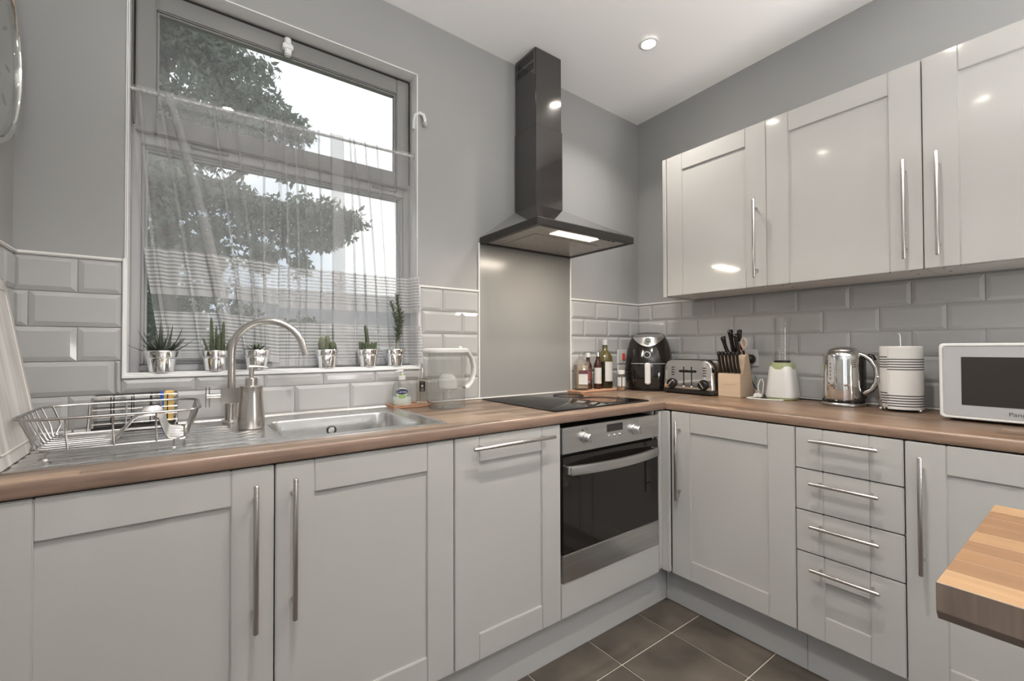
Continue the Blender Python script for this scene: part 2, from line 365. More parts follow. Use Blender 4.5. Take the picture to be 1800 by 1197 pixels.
# wall tiles: bevelled brick tiles 200 x 100, each one a child of its wall
tile_cache = {}
def tile_mesh(wd, ht):
    k = (round(wd, 3), round(ht, 3))
    if k not in tile_cache:
        g, e = .0011, min(.013, wd*.35, ht*.35); a, c = wd/2-g, ht/2-g
        b = MB(); L = lambda x, z, y: [(-x, y, -z), (x, y, -z), (x, y, z), (-x, y, z)]
        b.loft([L(a, c, 0), L(a, c, -.004), L(a-e, c-e, -.0085)], False, True); tile_cache[k] = b.mesh('wall_tile', 10)
    return tile_cache[k]
def tile_area(wall, rows, x0, x1, joint, side):
    """rows: list of (z0,z1,offset index); x is along the wall (left->right as seen), joint = reference joint of offset 0"""
    for z0, z1, off in rows:
        j = joint+.1*off; k = math.floor((x0-j)/.2); e = j+.2*k
        while e < x1-1e-6:
            a, c = max(e, x0), min(e+.2, x1); e += .2
            if c-a < .012: continue
            me = tile_mesh(c-a, z1-z0)
            if side == 'back': put('wall_tile', me, 'tile', wall, loc=((a+c)/2, -.0005, (z0+z1)/2))
            elif side == 'right': put('wall_tile', me, 'tile', wall, loc=(-.0005, -(a+c)/2, (z0+z1)/2), rot=(0, 0, RZ))
            else: put('wall_tile', me, 'tile', wall, loc=(XL+.0005, (a+c)/2, (z0+z1)/2), rot=(0, 0, PI/2))
TT = 1.409
R5 = [(TT-.1, TT, 0), (TT-.2, TT-.1, 1), (TT-.3, TT-.2, 0), (TT-.4, TT-.3, 1), (ZT, TT-.4, 0)]
tile_area(wall_back, R5[:3], XL, WX0-.008, -2.593, 'back')
tile_area(wall_back, [(TT-.4, WZ0-.012, 1), (ZT, TT-.4, 0)], WX0-.008, WX1+.010, -2.61, 'back')
tile_area(wall_back, R5[3:], XL, WX0-.008, -2.61, 'back')
tile_area(wall_back, R5, WX1+.010, -1.212, -1.40, 'back')
tile_area(wall_back, R5, -.606, 0, -.60-.2+.2, 'back')
tile_area(wall_right, R5, .0, 2.4, .1, 'right')
tile_area(wall_left, R5[:4], -1.3, 0, -.1, 'left')
b = MB(); b.box(XL, WX0-.006, -.0015, 0, ZT, TT); b.box(WX0-.006, WX1+.008, -.0015, 0, ZT, WZ0-.012); b.box(WX1+.008, -1.210, -.0015, 0, ZT, TT); b.box(-.606, 0, -.0015, 0, ZT, TT)
b.part('grout', 'grout', wall_back)
MB().box(-.0015, 0, -2.4, 0, ZT, TT).part('grout', 'grout', wall_right)
MB().box(XL, XL+.0015, -1.3, 0, ZT, TT).part('grout', 'grout', wall_left)
def trim(nm, *bx): 
    o = MB().box(*bx, .003, 2).part(nm, 'trim'); struct(o, None); return o
for i, bx in enumerate(((XL, WX0-.006, -.011, 0, TT, TT+.010), (WX1+.008, -1.206, -.011, 0, TT, TT+.010), (-.606, 0, -.011, 0, TT, TT+.010), (-.011, 0, -.383, 0, TT, TT+.010), (XL, XL+.011, -1.3, 0, TT, TT+.010))):
    struct(trim('trim_%d' % (i+1), *bx), 'white edging strip along the top of the wall tiles', 'trim')
b = MB(); b.box(-1.211, -1.203, -.010, 0, ZT, 1.645, .002, 1); struct(b.part('trim_6', 'trim'), 'slim white edging strip left of the grey glass splashback', 'trim')
b = MB(); b.box(-.609, -.602, -.010, 0, ZT, 1.645, .002, 1); struct(b.part('trim_7', 'trim'), 'slim white edging strip right of the grey glass splashback', 'trim')
# silicone bead at the worktop
b = MB(); b.box(XL, 0, -.012, -.002, ZT, ZT+.006, .002, 1); struct(b.part('trim_8', 'trim'), 'white sealant bead where the worktop meets the window wall', 'trim')
b = MB(); b.box(-.012, -.002, -2.4, -.0125, ZT, ZT+.006, .002, 1); struct(b.part('trim_9', 'trim'), 'white sealant bead where the worktop meets the right wall', 'trim')
# plinths
b = MB(); b.box(XL, -.541, -.552, -.534, 0, .156, .001, 1); struct(b.part('baseboard_back', 'plinth'), 'pale plinth board under the oven and sink cupboards', 'plinth')
b = MB(); b.box(-.541, -.523, -1.117, -.5525, 0, .156, .001, 1); b.box(-.541, -.523, -2.3, -1.118, 0, .156, .001, 1); struct(b.part('baseboard_right', 'plinth'), 'pale plinth board under the drawers', 'plinth')

# ---------------------------------------------------------------- window
win = thing('window_1', 'white window with a top-hung fanlight above one large fixed pane', 'window', (0, 0, 0)); win['kind'] = 'structure'
FY = .072                                            # front of frame
b = MB()                                             # white reveal lining with corner bead
t = .004
b.box(WX0, WX0+t, -.003, .20, WZ0, WZ1); b.box(WX1-t, WX1, -.003, .20, WZ0, WZ1); b.box(WX0, WX1, -.003, .20, WZ1-t, WZ1)
b.part('reveal', 'reveal_white', win)
b = MB()                                             # corner beads standing slightly proud on the room side
b.box(WX0-.007, WX0+.002, -.012, -.0, WZ0-.010, 1.42, .002, 1); b.box(WX1-.002, WX1+.008, -.012, 0, WZ0-.010, 1.42, .002, 1); b.box(WX0-.007, WX1+.008, -.0125, .0, WZ0-.012, WZ0-.001, .002, 1)
b.box(WX0-.003, WX0+.001, -.003, .0, 1.42, WZ1); b.part('corner_bead', 'white_paint', win)
MB().box(WX0, WX1, -.006, .20, WZ0-.001, WZ0+.004, .002, 1).part('window_sill', 'white_paint', win)
b = MB()                                             # outer frame
b.box(WX0+t, WX0+.030, FY, .15, WZ0, WZ1-t, .003); b.box(WX1-.034, WX1-t, FY, .15, WZ0, WZ1-t, .003)
b.box(WX0+.03, WX1-.034, FY, .15, WZ1-.030, WZ1-t, .003); b.box(WX0+.03, WX1-.034, FY, .15, WZ0+.004, WZ0+.026, .003)
b.box(WX0+.03, WX1-.034, FY+.002, .15, 1.812, 1.858, .003)
b.part('window_frame', 'frame_white', win)
def sash(x0, x1, z0, z1, wl, wr, wt, wb, yf, nm, m):
    b = MB(); b.box(x0, x0+wl, yf, yf+.05, z0, z1, .004); b.box(x1-wr, x1, yf, yf+.05, z0, z1, .004)
    b.box(x0+wl-.001, x1-wr+.001, yf+.0005, yf+.05, z1-wt, z1, .004); b.box(x0+wl-.001, x1-wr+.001, yf+.0005, yf+.05, z0, z0+wb, .004)
    s = b.part(nm, m, win)
    b = MB(); g = .007; X0, X1, Z0, Z1 = x0+wl, x1-wr, z0+wb, z1-wt   # glazing bead
    b.box(X0, X0+g, yf+.008, yf+.03, Z0, Z1, .002, 1); b.box(X1-g, X1, yf+.008, yf+.03, Z0, Z1, .002, 1); b.box(X0, X1, yf+.0085, yf+.03, Z1-g, Z1, .002, 1); b.box(X0, X1, yf+.0085, yf+.03, Z0, Z0+g, .002, 1)
    b.part('glazing_bead', m, s)
    MB().box(X0, X1, yf+.018, yf+.023, Z0, Z1).part('pane', 'window_glass', s)
    return s
mat('sash_grey', (.21, .209, .207), .4, bump=((8, 8, 40), .03, .002))
sash(-2.472, -1.536, 1.846, 2.322, .052, .058, .066, .062, FY-.016, 'fanlight_sash', 'sash_grey')
sash(-2.458, -1.553, 1.092, 1.812, .010, .012, .010, .010, FY+.008, 'fixed_glazing', 'frame_white')
b = MB(); b.box(-2.478, -2.473, FY-.012, FY+.02, 1.87, 2.32); b.box(-1.5355, -1.5305, FY-.012, FY+.02, 1.87, 2.32); b.box(-2.478, -1.531, FY-.012, FY+.02, 2.322, 2.330); b.part('gasket', 'dark_gap', win)
for x in (-2.27, -1.64): MB().box(x-.055, x+.055, FY-.006, FY+.01, 1.829, 1.842, .002, 1).part('trickle_vent', 'sash_grey', win)
b = MB(); b.box(-2.048, -2.012, FY-.040, FY-.015, 2.268, 2.292, .004); b.cyl((-2.03, FY-.028, 2.29), (-2.03, FY-.028, 2.312), .012); b.box(-2.041, -2.019, FY-.044, FY-.018, 2.245, 2.270, .004); b.part('window_catch', 'white_paint', win)

L = bpy.data.lights.new('daylight_portal', 'AREA'); L.shape = 'RECTANGLE'; L.size = WX1-WX0; L.size_y = WZ1-WZ0; L.cycles.is_portal = True
lo = bpy.data.objects.new('daylight_portal', L); COL.objects.link(lo); lo.parent = win; lo.location = ((WX0+WX1)/2, .19, (WZ0+WZ1)/2); lo.rotation_euler = (-PI/2, 0, 0)
# ---------------------------------------------------------------- ceiling downlights
def downlight(x, y, label, watt):
    z = zc(x, y); d = thing('downlight', label, 'light', (x, y, z), 0, 'recessed ceiling spotlights')
    MB().lathe([(.031, -.001), (.044, -.001), (.044, -.004), (.040, -.0065), (.033, -.007), (.031, -.005), (.031, -.001)], n=36, cap0=False, cap1=False).part('bezel', 'white_paint', d)
    MB().lathe([(.0305, -.0005), (.0305, -.002), (.024, -.0038), (.0, -.0045)], n=28).part('bulb', 'lamp_glow', d)
    L = bpy.data.lights.new('downlight_lamp', 'AREA'); L.shape = 'DISK'; L.size = .06; L.energy = watt; L.color = (1, .94, .865); L.spread = math.radians(SPREAD)
    lo = bpy.data.objects.new('downlight_lamp', L); COL.objects.link(lo); lo.parent = d; lo.location = (0, 0, -.012)
for i, (x, y, wt) in enumerate(DOWNLIGHTS):
    lab = 'round recessed spotlight in the ceiling, the one seen right of the extractor hood' if i == 0 else ('round recessed ceiling spotlight in the row nearest the window wall' if i < 3 else 'round recessed ceiling spotlight overhead out of the picture')
    downlight(x, y, lab, wt)
# globe lamp added out of view behind the viewer as soft fill light
def fill_globe_lamp(x, y, z, r, label):
    t = thing('fill_globe_lamp', label, 'lamp', (x, y, 0), 0, 'added white globe floor lamps')
    MB().lathe([(.13, 0), (.13, .012), (.04, .022), (.012, .03)], n=28).part('base', 'handle_steel', t)
    MB().cyl((0, 0, .025), (0, 0, z-r), .010).part('pole', 'handle_steel', t)
    MB().sphere((0, 0, z), r, u=28, v=18).part('shade', 'fill_globe_glow', t, 80)
for x, y, z, lab in FILL_GLOBES: fill_globe_lamp(x, y, z, GLOBE_R, lab)
# uplighters added out of view to brighten the ceiling and bounce fill light
def uplighter(x, y, watt, label):
    t = thing('fill_uplighter_lamp', label, 'lamp', (x, y, 0), 0, 'added floor-standing uplighters')
    MB().lathe([(.14, 0), (.14, .012), (.05, .022), (.014, .03)], n=28).part('base', 'handle_steel', t)
    MB().cyl((0, 0, .025), (0, 0, 1.60), .011).part('pole', 'handle_steel', t)
    MB().lathe([(.012, 1.58), (.05, 1.60), (.12, 1.65), (.155, 1.70), (.150, 1.70), (.115, 1.658), (.045, 1.612), (.0, 1.606)], n=32).part('shade', 'white_paint', t)
    MB().sphere((0, 0, 1.645), .028).part('bulb', 'lamp_glow', t)
    L = bpy.data.lights.new('uplighter_fill', 'AREA'); L.shape = 'DISK'; L.size = .22; L.energy = watt; L.color = (1, .985, .965)
    lo = bpy.data.objects.new('uplighter_fill', L); COL.objects.link(lo); lo.parent = t; lo.location = (0, 0, 1.70); lo.rotation_euler = (PI, 0, 0)
for ux, uy, uw, lab in FILL_UPLIGHTS: uplighter(ux, uy, uw, lab)
# ================================================================ KITCHEN UNITS
def bar_handle(parent, p0, p1, yf, r=.006, inset=.038):
    """bar handle; p0,p1 ends in local (x,z) on a door whose front is at yf"""
    b = MB(); y = yf-.034; a = Vector((p0[0], y, p0[1])); c = Vector((p1[0], y, p1[1])); d = (c-a).normalized()
    b.tube([a, a+d*.001, a+d*.002, c-d*.002, c-d*.001, c], [r*.7, r*.93, r, r, r*.93, r*.7], 16)
    for q in (a+d*inset, c-d*inset): b.cyl(q+Vector((0, .036, 0)), q, .0042, n=12)
    return b.part('handle', 'handle_steel', parent, label='brushed steel bar handle')
def door(parent, x0, x1, z0, z1, yf, hp0=None, hp1=None, st=.089, rl=.083, name='door', th=.02):
    g = .0015; x0 += g; x1 -= g; z0 += g; z1 -= g; bv = .0022
    b = MB()
    b.box(x0, x0+st, yf, yf+th, z0, z1, bv); b.box(x1-st, x1, yf, yf+th, z0, z1, bv)
    b.box(x0+st-.0006, x1-st+.0006, yf+.0005, yf+th, z1-rl, z1, bv); b.box(x0+st-.0006, x1-st+.0006, yf+.0005, yf+th, z0, z0+rl, bv)
    d = b.part(name, 'cabinet', parent, 50)
    MB().box(x0+st-.004, x1-st+.004, yf+.0065, yf+th-.002, z0+rl-.004, z1-rl+.004).part('panel', 'cabinet', d)
    if hp0: bar_handle(d, hp0, hp1, yf)
    return d
def carcass(parent, x0, x1, z0, z1, yf, back=-.004):
    b = MB(); t = .018; x0 += .001; x1 -= .001; yb = back
    b.box(x0, x0+t, yf+.0205, yb, z0, z1); b.box(x1-t, x1, yf+.0205, yb, z0, z1); b.box(x0+t, x1-t, yf+.0205, yb, z0, z0+t); b.box(x0+t, x1-t, yb-.008, yb, z0+t, z1)
    if parent.name.startswith('wall'): b.box(x0+t, x1-t, yf+.0205, yb-.008, z1-t, z1)
    return b.part('body', 'cabinet_dull', parent)
DL, DR = -.581, -.597
# window run (world == local)
X1, X2, X3, X4 = -2.163, -1.668, -1.225, -.637
c = thing('sink_cabinet', 'white two-door shaker base cabinet under the sink', 'cabinet', (-2.163, 0, 0))
carcass(c, -.497, .494, ZB, .70, DL)
door(c, -.497, 0, ZB, .866, DL, (-.043, .830), (-.043, .492)); door(c, 0, .494, ZB, .866, DL, (.040, .832), (.040, .495))
c = thing('narrow_cabinet', 'narrow white shaker cabinet with a horizontal bar handle left of the oven', 'cabinet', (-1.4465, 0, 0))
carcass(c, -.2215, .2215, ZB, .862, DL); door(c, -.2215, .2215, ZB, .866, DL, (-.172, .832), (.166, .832))
f = MB().box(XL+.001, -2.661, DL+.002, -.05, ZB, .866, .002, 1).part('filler_panel', 'cabinet'); tag(f, 'narrow white filler strip between the sink cabinet and left wall', 'filler panel')
# oven housing and oven
c = thing('oven_housing', 'white cabinet housing the built-in oven, plain panel below it', 'cabinet', (-.931, 0, 0))
b = MB(); b.box(-.293, -.2795, DL+.022, -.004, ZB, .862); b.box(.2795, .293, DL+.022, -.004, ZB, .862); b.box(-.2795, .2795, DL+.022, -.004, ZB, ZB+.018); b.box(-.2795, .2795, DL+.022, -.02, .262, .279); b.part('body', 'cabinet_dull', c)
MB().box(-.2925, .2925, DL, DL+.02, ZB+.001, .282, .002).part('infill_panel', 'cabinet', c)
v = thing('oven', 'built-in stainless steel oven with dark glass door and curved handle', 'oven', (-.931, 0, .28))
ow = .288
MB().box(-.2775, .2775, DL+.02, -.06, .003, .568).part('body', 'dark_gap', v)
MB().box(-ow, ow, DL-.004, DL+.019, .474, .570, .002).part('control_panel', 'steel', v)
for x in (-.165, .130):
    k = MB(); k.tube([(x, DL-.003, .522), (x, DL-.008, .522), (x, DL-.0085, .522), (x, DL-.028, .522), (x, DL-.031, .522)], [.023, .023, .0195, .0185, .016], 28)
    k = k.part('knob', 'steel', v); MB().box(x-.0035, x+.0035, DL-.0345, DL-.028, .505, .5395, .0015).part('pointer', 'steel', k)
MB().box(-.048, .048, DL-.0055, DL-.003, .530, .560, .001, 1).part('display', 'screen', v, label='dark digital clock display')
for x in (-.032, 0, .032): MB().cyl((x, DL-.003, .512), (x, DL-.009, .512), .0068, .006).part('button', 'steel', v)
MB().cyl((-.185, DL-.0035, .553), (-.185, DL-.006, .553), .003).part('indicator_light', 'black_plastic', v)
d = MB().box(-ow, ow, DL-.003, DL+.018, .106, .462, .003).part('door', 'oven_glass', v, label='dark glass oven door')
MB().box(-ow, ow, DL-.0035, DL+.018, .003, .1055, .003).part('lower_strip', 'steel', d)
hp = []                                              # curved flat handle
for i in range(17):
    s = -1+2*i/16; hp.append((s*.262, DL-.018-.030*(1-s*s), .415))
b = MB(); b.loft([[(x, y-.007, z-.017), (x, y-.009, z), (x, y-.007, z+.017), (x, y+.005, z+.017), (x, y+.005, z-.017)] for x, y, z in hp])
for s in (-1, 1): b.box(s*.262-.010, s*.262+.010, DL-.02, DL+.0, .400, .430, .002, 1)
b.part('handle', 'steel', d, label='curved flat steel handle')
# faint dial marks
for x, z in ((-.1635, .556), (.124, .556), (.141, .556)): MB().tube([(x+.004*math.cos(t), DL-.0042, z+.006*math.sin(t)) for t in [i*PI/5 for i in range(10)]], .0005, 4, True).part('dial_mark', 'ink', v)
# corner post between the two runs
b = MB(); b.box(X4+.001, DR-.0005, DL-.0015, DL+.018, ZB+.012, .864, .002); b.box(DR-.0005-.018, DR-.0005, -.6165, DL-.0005, ZB+.008, .864, .002)
tag(b.part('corner_post', 'cabinet'), 'white corner post between the oven and the right-hand cabinet', 'corner post')
# right run
c = thing('base_cabinet', 'white shaker base cabinet in the corner with vertical handle near the oven', 'cabinet', (0, -.862, 0), RZ, 'base cabinets')
carcass(c, -.2445, .2445, ZB, .862, DR); door(c, -.2445, .2445, ZB, .866, DR, (-.202, .828), (-.202, .489))
c = thing('base_cabinet', 'white shaker base cabinet behind the oak breakfast bar, right of the drawers', 'cabinet', (0, -1.647, 0), RZ, 'base cabinets')
carcass(c, -.249, .249, ZB, .862, DR); door(c, -.249, .249, ZB, .866, DR, (-.209, .828), (-.209, .489))
c = thing('base_cabinet', 'white shaker base cabinet at the far right end of the worktop', 'cabinet', (0, -2.097, 0), RZ, 'base cabinets')
carcass(c, -.2, .2, ZB, .862, DR); door(c, -.2, .2, ZB, .866, DR, (.16, .828), (.16, .489))
c = thing('drawer_unit', 'white unit of four stacked drawers with horizontal bar handles', 'drawers', (0, -1.252, 0), RZ)
carcass(c, -.1455, .1455, ZB, .862, DR)
for z0, z1 in ((.724, .866), (.581, .724), (.438, .581)):
    b = MB(); g = .0015; st = .083
    b.box(-.1455+g, -.1455+st, DR, DR+.02, z0+g, z1-g, .0022); b.box(-.1455+st-.0004, .1455-st+.0004, DR+.0005, DR+.02, z0+g, z1-g, .0022); b.box(.1455-st, .1455-g, DR, DR+.02, z0+g, z1-g, .0022)
    d = b.part('drawer', 'cabinet', c, 50); zh = {.724: .828, .581: .684, .438: .539}[z0]; bar_handle(d, (-.094, zh), (.092, zh), DR, inset=.024)
d = door(c, -.1455, .1455, ZB, .438, DR, None, None, st=.083, rl=.083, name='drawer'); bar_handle(d, (-.094, .394), (.092, .394), DR, inset=.024)

# worktops
def worktop_profile(yf): # (y,z) going round, rounded front arris
    return [(0, ZW), (yf+.006, ZW), (yf+.002, ZW+.002), (yf, ZW+.006), (yf, ZT-.009), (yf+.0015, ZT-.004), (yf+.005, ZT-.0012), (yf+.010, ZT), (0, ZT)]
def set_edge(o, m2, test):
    o.data.materials.append(M[m2])
    for p in o.data.polygons:
        if test(p.normal): p.material_index = 1
b = MB(); pf = worktop_profile(-.589)
front = [(y if y < -.4 else -.525, z) for y, z in pf]
b.prism(front, 'x', XL+.001, -.0015)
b.box(XL+.001, -2.175, -.525, -.0015, ZW, ZT); b.box(-1.700, -.0015, -.525, -.0015, ZW, ZT); b.box(-2.175, -1.700, -.150, -.0015, ZW, ZT); b.box(-2.175, -1.700, -.525, -.500, ZW, ZT)
o = b.part('worktop', 'worktop_wood'); tag(o, 'brown block-wood worktop under the window, holding the sink and hob', 'worktop'); set_edge(o, 'worktop_edge', lambda q: q.y < -.75)
b = MB(); b.prism([(y+.0, z) for y, z in worktop_profile(-.596)], 'y', -2.30, -.5895)
o = b.part('worktop', 'worktop_wood_side'); tag(o, 'brown block-wood worktop along the right wall, holding kettle and microwave', 'worktop'); set_edge(o, 'worktop_edge_side', lambda q: q.x < -.75)

# upper cabinets
UF, UZ0, UZ1 = -.283, 1.411, 2.141
def wall_cab(yc, label, hx, end=False, group='wall cabinets'):
    c = thing('wall_cabinet', label, 'cabinet', (0, yc, 0), RZ, group)
    carcass(c, -.2525 if not end else -.2525, .2525, UZ0+.004, UZ1-.002, UF, back=-.012)
    door(c, -.2525+(.012 if end else 0), .2525, UZ0, UZ1, UF, (hx, 1.798), (hx, 1.450), st=.088, rl=.085)
    if end: MB().box(-.2640, -.2425, UF-.0015, -.012, UZ0-.003, UZ1-.003, .002, 1).part('end_panel', 'cabinet', c)
    for x in (-.21, .21):
        for y in (UF+.05, UF+.15): MB().cyl((x, y, UZ0+.0045), (x, y, UZ0+.002), .004, n=10).part('cam_cover', 'screw', c)
    return c
wall_cab(-.6345, 'white glossy wall cabinet nearest the extractor hood, with short end panel', .212, True)
wall_cab(-1.137, 'white glossy wall cabinet in the middle of the row', .208)
wall_cab(-1.642, 'white glossy wall cabinet above the microwave', -.212)

# splashback, hob, hood
o = MB().box(-1.202, -.6095, -.0065, -.0005, ZT+.006, 1.650, .001, 1).part('splashback', 'splash'); tag(o, 'plain grey glass splashback behind the hob', 'splashback')
h = thing('hob', 'flat black glass hob set in the worktop', 'hob', (-.930, -.290, ZT))
b = MB(); b.loft([[(x, y, z) for x, y in rrect(-.286+i, .286-i, -.252+i, .252-i, .006, 3)] for z, i in ((.0002, 0), (.004, 0), (.0055, .002))]); b.part('glass_plate', 'hob_glass', h)
for x, y, r in ((-.14, .115, .09), (.14, .115, .075), (-.14, -.10, .075), (.14, -.10, .105)):
    MB().tube([(x+r*math.cos(2*PI*i/40), y+r*math.sin(2*PI*i/40), .00555) for i in range(40)], .0007, 4, True).part('cooking_zone', 'dark_rubber', h)
h = thing('extractor_hood', 'tall glossy black chimney extractor hood on the wall above the hob', 'extractor hood', (-.905, 0, 1.638))
R = lambda x0, x1, y0, y1, z: [(x0, y0, z), (x1, y0, z), (x1, y1, z), (x0, y1, z)]
b = MB(); b.loft([R(-.297, .297, -.432, -.008, .030), R(-.297, .297, -.432, -.008, .032), R(-.088, .088, -.172, -.008, .187)]); b.part('canopy', 'hood_black', h, 20)
b = MB(); e = .022
b.box(-.299, .299, -.434, -.434+e, 0, .0305, .0015, 1); b.box(-.299, .299, -.008-e, -.008, 0, .0305, .0015, 1); b.box(-.299, -.299+e, -.434+e, -.008-e, .0003, .0305); b.box(.299-e, .299, -.434+e, -.008-e, .0003, .0305)
b.part('rim', 'hood_rim', h)
MB().box(-.277, .277, -.413, -.029, .004, .012).part('underside', 'hood_filter', h)
u = MB().box(-.20, .20, -.30, -.05, .001, .0045, .001, 1).part('grease_filter', 'hood_filter', h)
MB().box(-.15, .10, -.395, -.335, .0005, .0045, .001, 1).part('lamp_lens', 'hood_glow', h, label='lit lamp strip')
for i in range(4): MB().box(.10+.030*i-.012, .10+.030*i+.008, -.405, -.398, .0005, .006, .001, 1).part('button', 'black_plastic', h)
L = bpy.data.lights.new('hood_lamp', 'AREA'); L.shape = 'RECTANGLE'; L.size = .24; L.size_y = .05; L.energy = HOOD_W; L.color = (1, .87, .72)
lo = bpy.data.objects.new('hood_lamp', L); COL.objects.link(lo); lo.parent = h; lo.location = (-.025, -.365, -.003)
MB().box(-.087, .087, -.171, -.008, .184, .575, .002).part('chimney_sleeve', 'hood_black', h)
top = zc(-.905, 0)-1.638
ck = MB().box(-.0835, .0835, -.167, -.008, .575, top+.003, .002).part('chimney', 'hood_black', h)
b = MB()
for i in range(9):
    for z0, z1 in ((top-.050, top-.012), (top-.095, top-.062)): b.box(-.0842, -.0833, -.150+.014*i, -.150+.014*i+.007, z0, z1)
b.part('vent_slots', 'dark_gap', ck)

# ---------------------------------------------------------------- sink
s = thing('sink', 'stainless steel sink with single bowl and ribbed drainer', 'sink', (0, 0, ZT))
sx0, sx1, sy0, sy1 = -2.668, -1.658, -.527, -.028
bx0, bx1, by0, by1 = -2.135, -1.722, -.485, -.165
outer = rrect(sx0+.008, sx1-.008, sy0+.008, sy1-.008, .010, 4); inner = rrect(bx0, bx1, by0, by1, .055, 8)
b = MB()
ov = [b.bm.verts.new((x, y, .0035)) for x, y in outer]; iv = [b.bm.verts.new((x, y, .0035)) for x, y in inner]
ed = [b.bm.edges.new((L_[i], L_[(i+1) % len(L_)])) for L_ in (ov, iv) for i in range(len(L_))]
bmesh.ops.triangle_fill(b.bm, edges=ed, use_beauty=True)
b.loft([[(x, y, z) for x, y in rrect(sx0+i, sx1-i, sy0+i, sy1-i, .014, 4)] for i, z in ((0, .0004), (0, .004), (.003, .006), (.006, .006), (.008, .0035))], False, False)
b.part('rim_plate', 'sink_steel', s)
b = MB(); loops = []
for i, z in ((0, .0035), (.002, .0045), (.005, .003), (.007, -.002), (.010, -.05), (.016, -.125), (.030, -.143), (.055, -.149), (.12, -.151)):
    loops.append([(x, y, z) for x, y in rrect(bx0+i, bx1-i, by0+i, by1-i, max(.055-i*.3, .02), 8)])
b.loft(loops, False, True); b.part('bowl', 'sink_steel', s)
MB().lathe([(.042, -.150), (.042, -.147), (.036, -.1465), (.030, -.149), (.0, -.149)], ((bx0+bx1)/2, (by0+by1)/2), 28).part('drain', 'chrome', s)
MB().tube([(-1.925+.0135*math.cos(2*PI*i/24), by1-.0135, -.042+.0135*math.sin(2*PI*i/24)) for i in range(24)], .0028, 6, True).part('overflow_ring', 'black_plastic', s, label='small black overflow ring')
MB().cyl((-1.925, by1-.006, -.042), (-1.925, by1-.0125, -.042), .011).part('overflow_cap', 'chrome', s)
for i in range(9):
    y = sy0+.062+.0475*i; x1_ = -2.275 if y > -.15 else (-2.228 if y > -.31 else -2.160-.012*(i % 2))
    if i == 8: x1_ = -2.30
    b = MB(); prof = [(-.015, .0033), (-.011, .0062), (-.006, .0078), (.006, .0078), (.011, .0062), (.015, .0033)]
    b.loft([[(x, y+p*k, z*k+.0033*(1-k)) for p, z in prof] for x, k in ((sx0+.035, .05), (sx0+.043, .7), (sx0+.055, 1), (x1_-.03, 1), (x1_-.012, .75), (x1_, .05))], True, True)
    b.part('drainer_rib', 'sink_steel', s)

# ---------------------------------------------------------------- tap
t = thing('mixer_tap', 'tall brushed steel swan-neck mixer tap with two cross levers behind the sink', 'tap', (-2.2165, -.105, ZT+.0036))
MB().lathe([(.026, 0), (.026, .004), (.022, .008), (.0185, .010), (.0185, .062), (.020, .064)], n=28).part('base', 'handle_steel', t)
sp_ = [(0, 0, .06), (0, 0, .12), (0, 0, .19), (0, 0, .22)]
cxs, rr = .100, .100
for i in range(1, 15): a = PI-PI*i/14*.955; sp_.append((cxs+rr*math.cos(a), -.35*(cxs+rr*math.cos(a)), .228+rr*math.sin(a)))
lx, ly, lz = sp_[-1]; sp_.append((lx+.008, ly-.003, lz-.028))
MB().tube(sp_, .0115, 16).part('spout', 'handle_steel', t)
MB().box(-.030, .030, -.018, .018, .064, .112, .0015).part('body', 'handle_steel', t)
for q in (-1, 1):
    k = MB().cyl((q*.029, -.004, .088), (q*.066, -.004, .088), .0085).part('lever_stem', 'handle_steel', t)
    b = MB(); b.box(q*.066-.004, q*.066-.001, -.012, .004, .054, .118, .001, 1); b.box(q*.066+.005, q*.066+.008, -.012, .004, .054, .118, .001, 1); b.box(q*.066-.004, q*.066+.008, -.010, .002, .080, .096, .001, 1); b.part('lever', 'handle_steel', k)

# ---------------------------------------------------------------- oak breakfast bar
t = thing('breakfast_bar', 'thick honey oak breakfast bar slab with dark edge, lower right foreground', 'table', (-1.71, -1.660, .90))
sw, sl, th = .385, 1.10, .040                      # local: +x across, -y along
b = MB(); b.prism([(0.0005, -th+.010), (.008, -th), (sw, -th), (sw, -.0085), (0.0005, -.0085)], 'y', -sl, 0)
core = b.part('core', 'slab_edge', t)
MB().box(0, .0022, -sl, 0, -th+.011, -.0002).part('edging', 'slab_edge', t)
nst = 9; sww = (sw-.003)/nst; meshes = {}
for i in range(nst):
    y = 0.0; first = True
    while y > -sl+.01:
        ln = random.choice((.16, .23, .30, .36)) if not first else random.choice((.10, .19, .27, .34)); first = False
        y1_ = max(-sl, y-ln)
        if y1_ < -sl+.06: y1_ = -sl
        b = MB().box(.0025+i*sww+.0001, .0025+(i+1)*sww-.0001, y1_+.0001, y-.0001, -.0085, 0, .0004, 1)
        b.part('stave', 'oak_%d' % random.randrange(5), t); y = y1_
for y in (-.98,):
    b = MB(); b.box(.05, sw-.05, y-.025, y+.025, -.90, -th-.001, .003); b.part('support_leg', 'handle_steel', t)
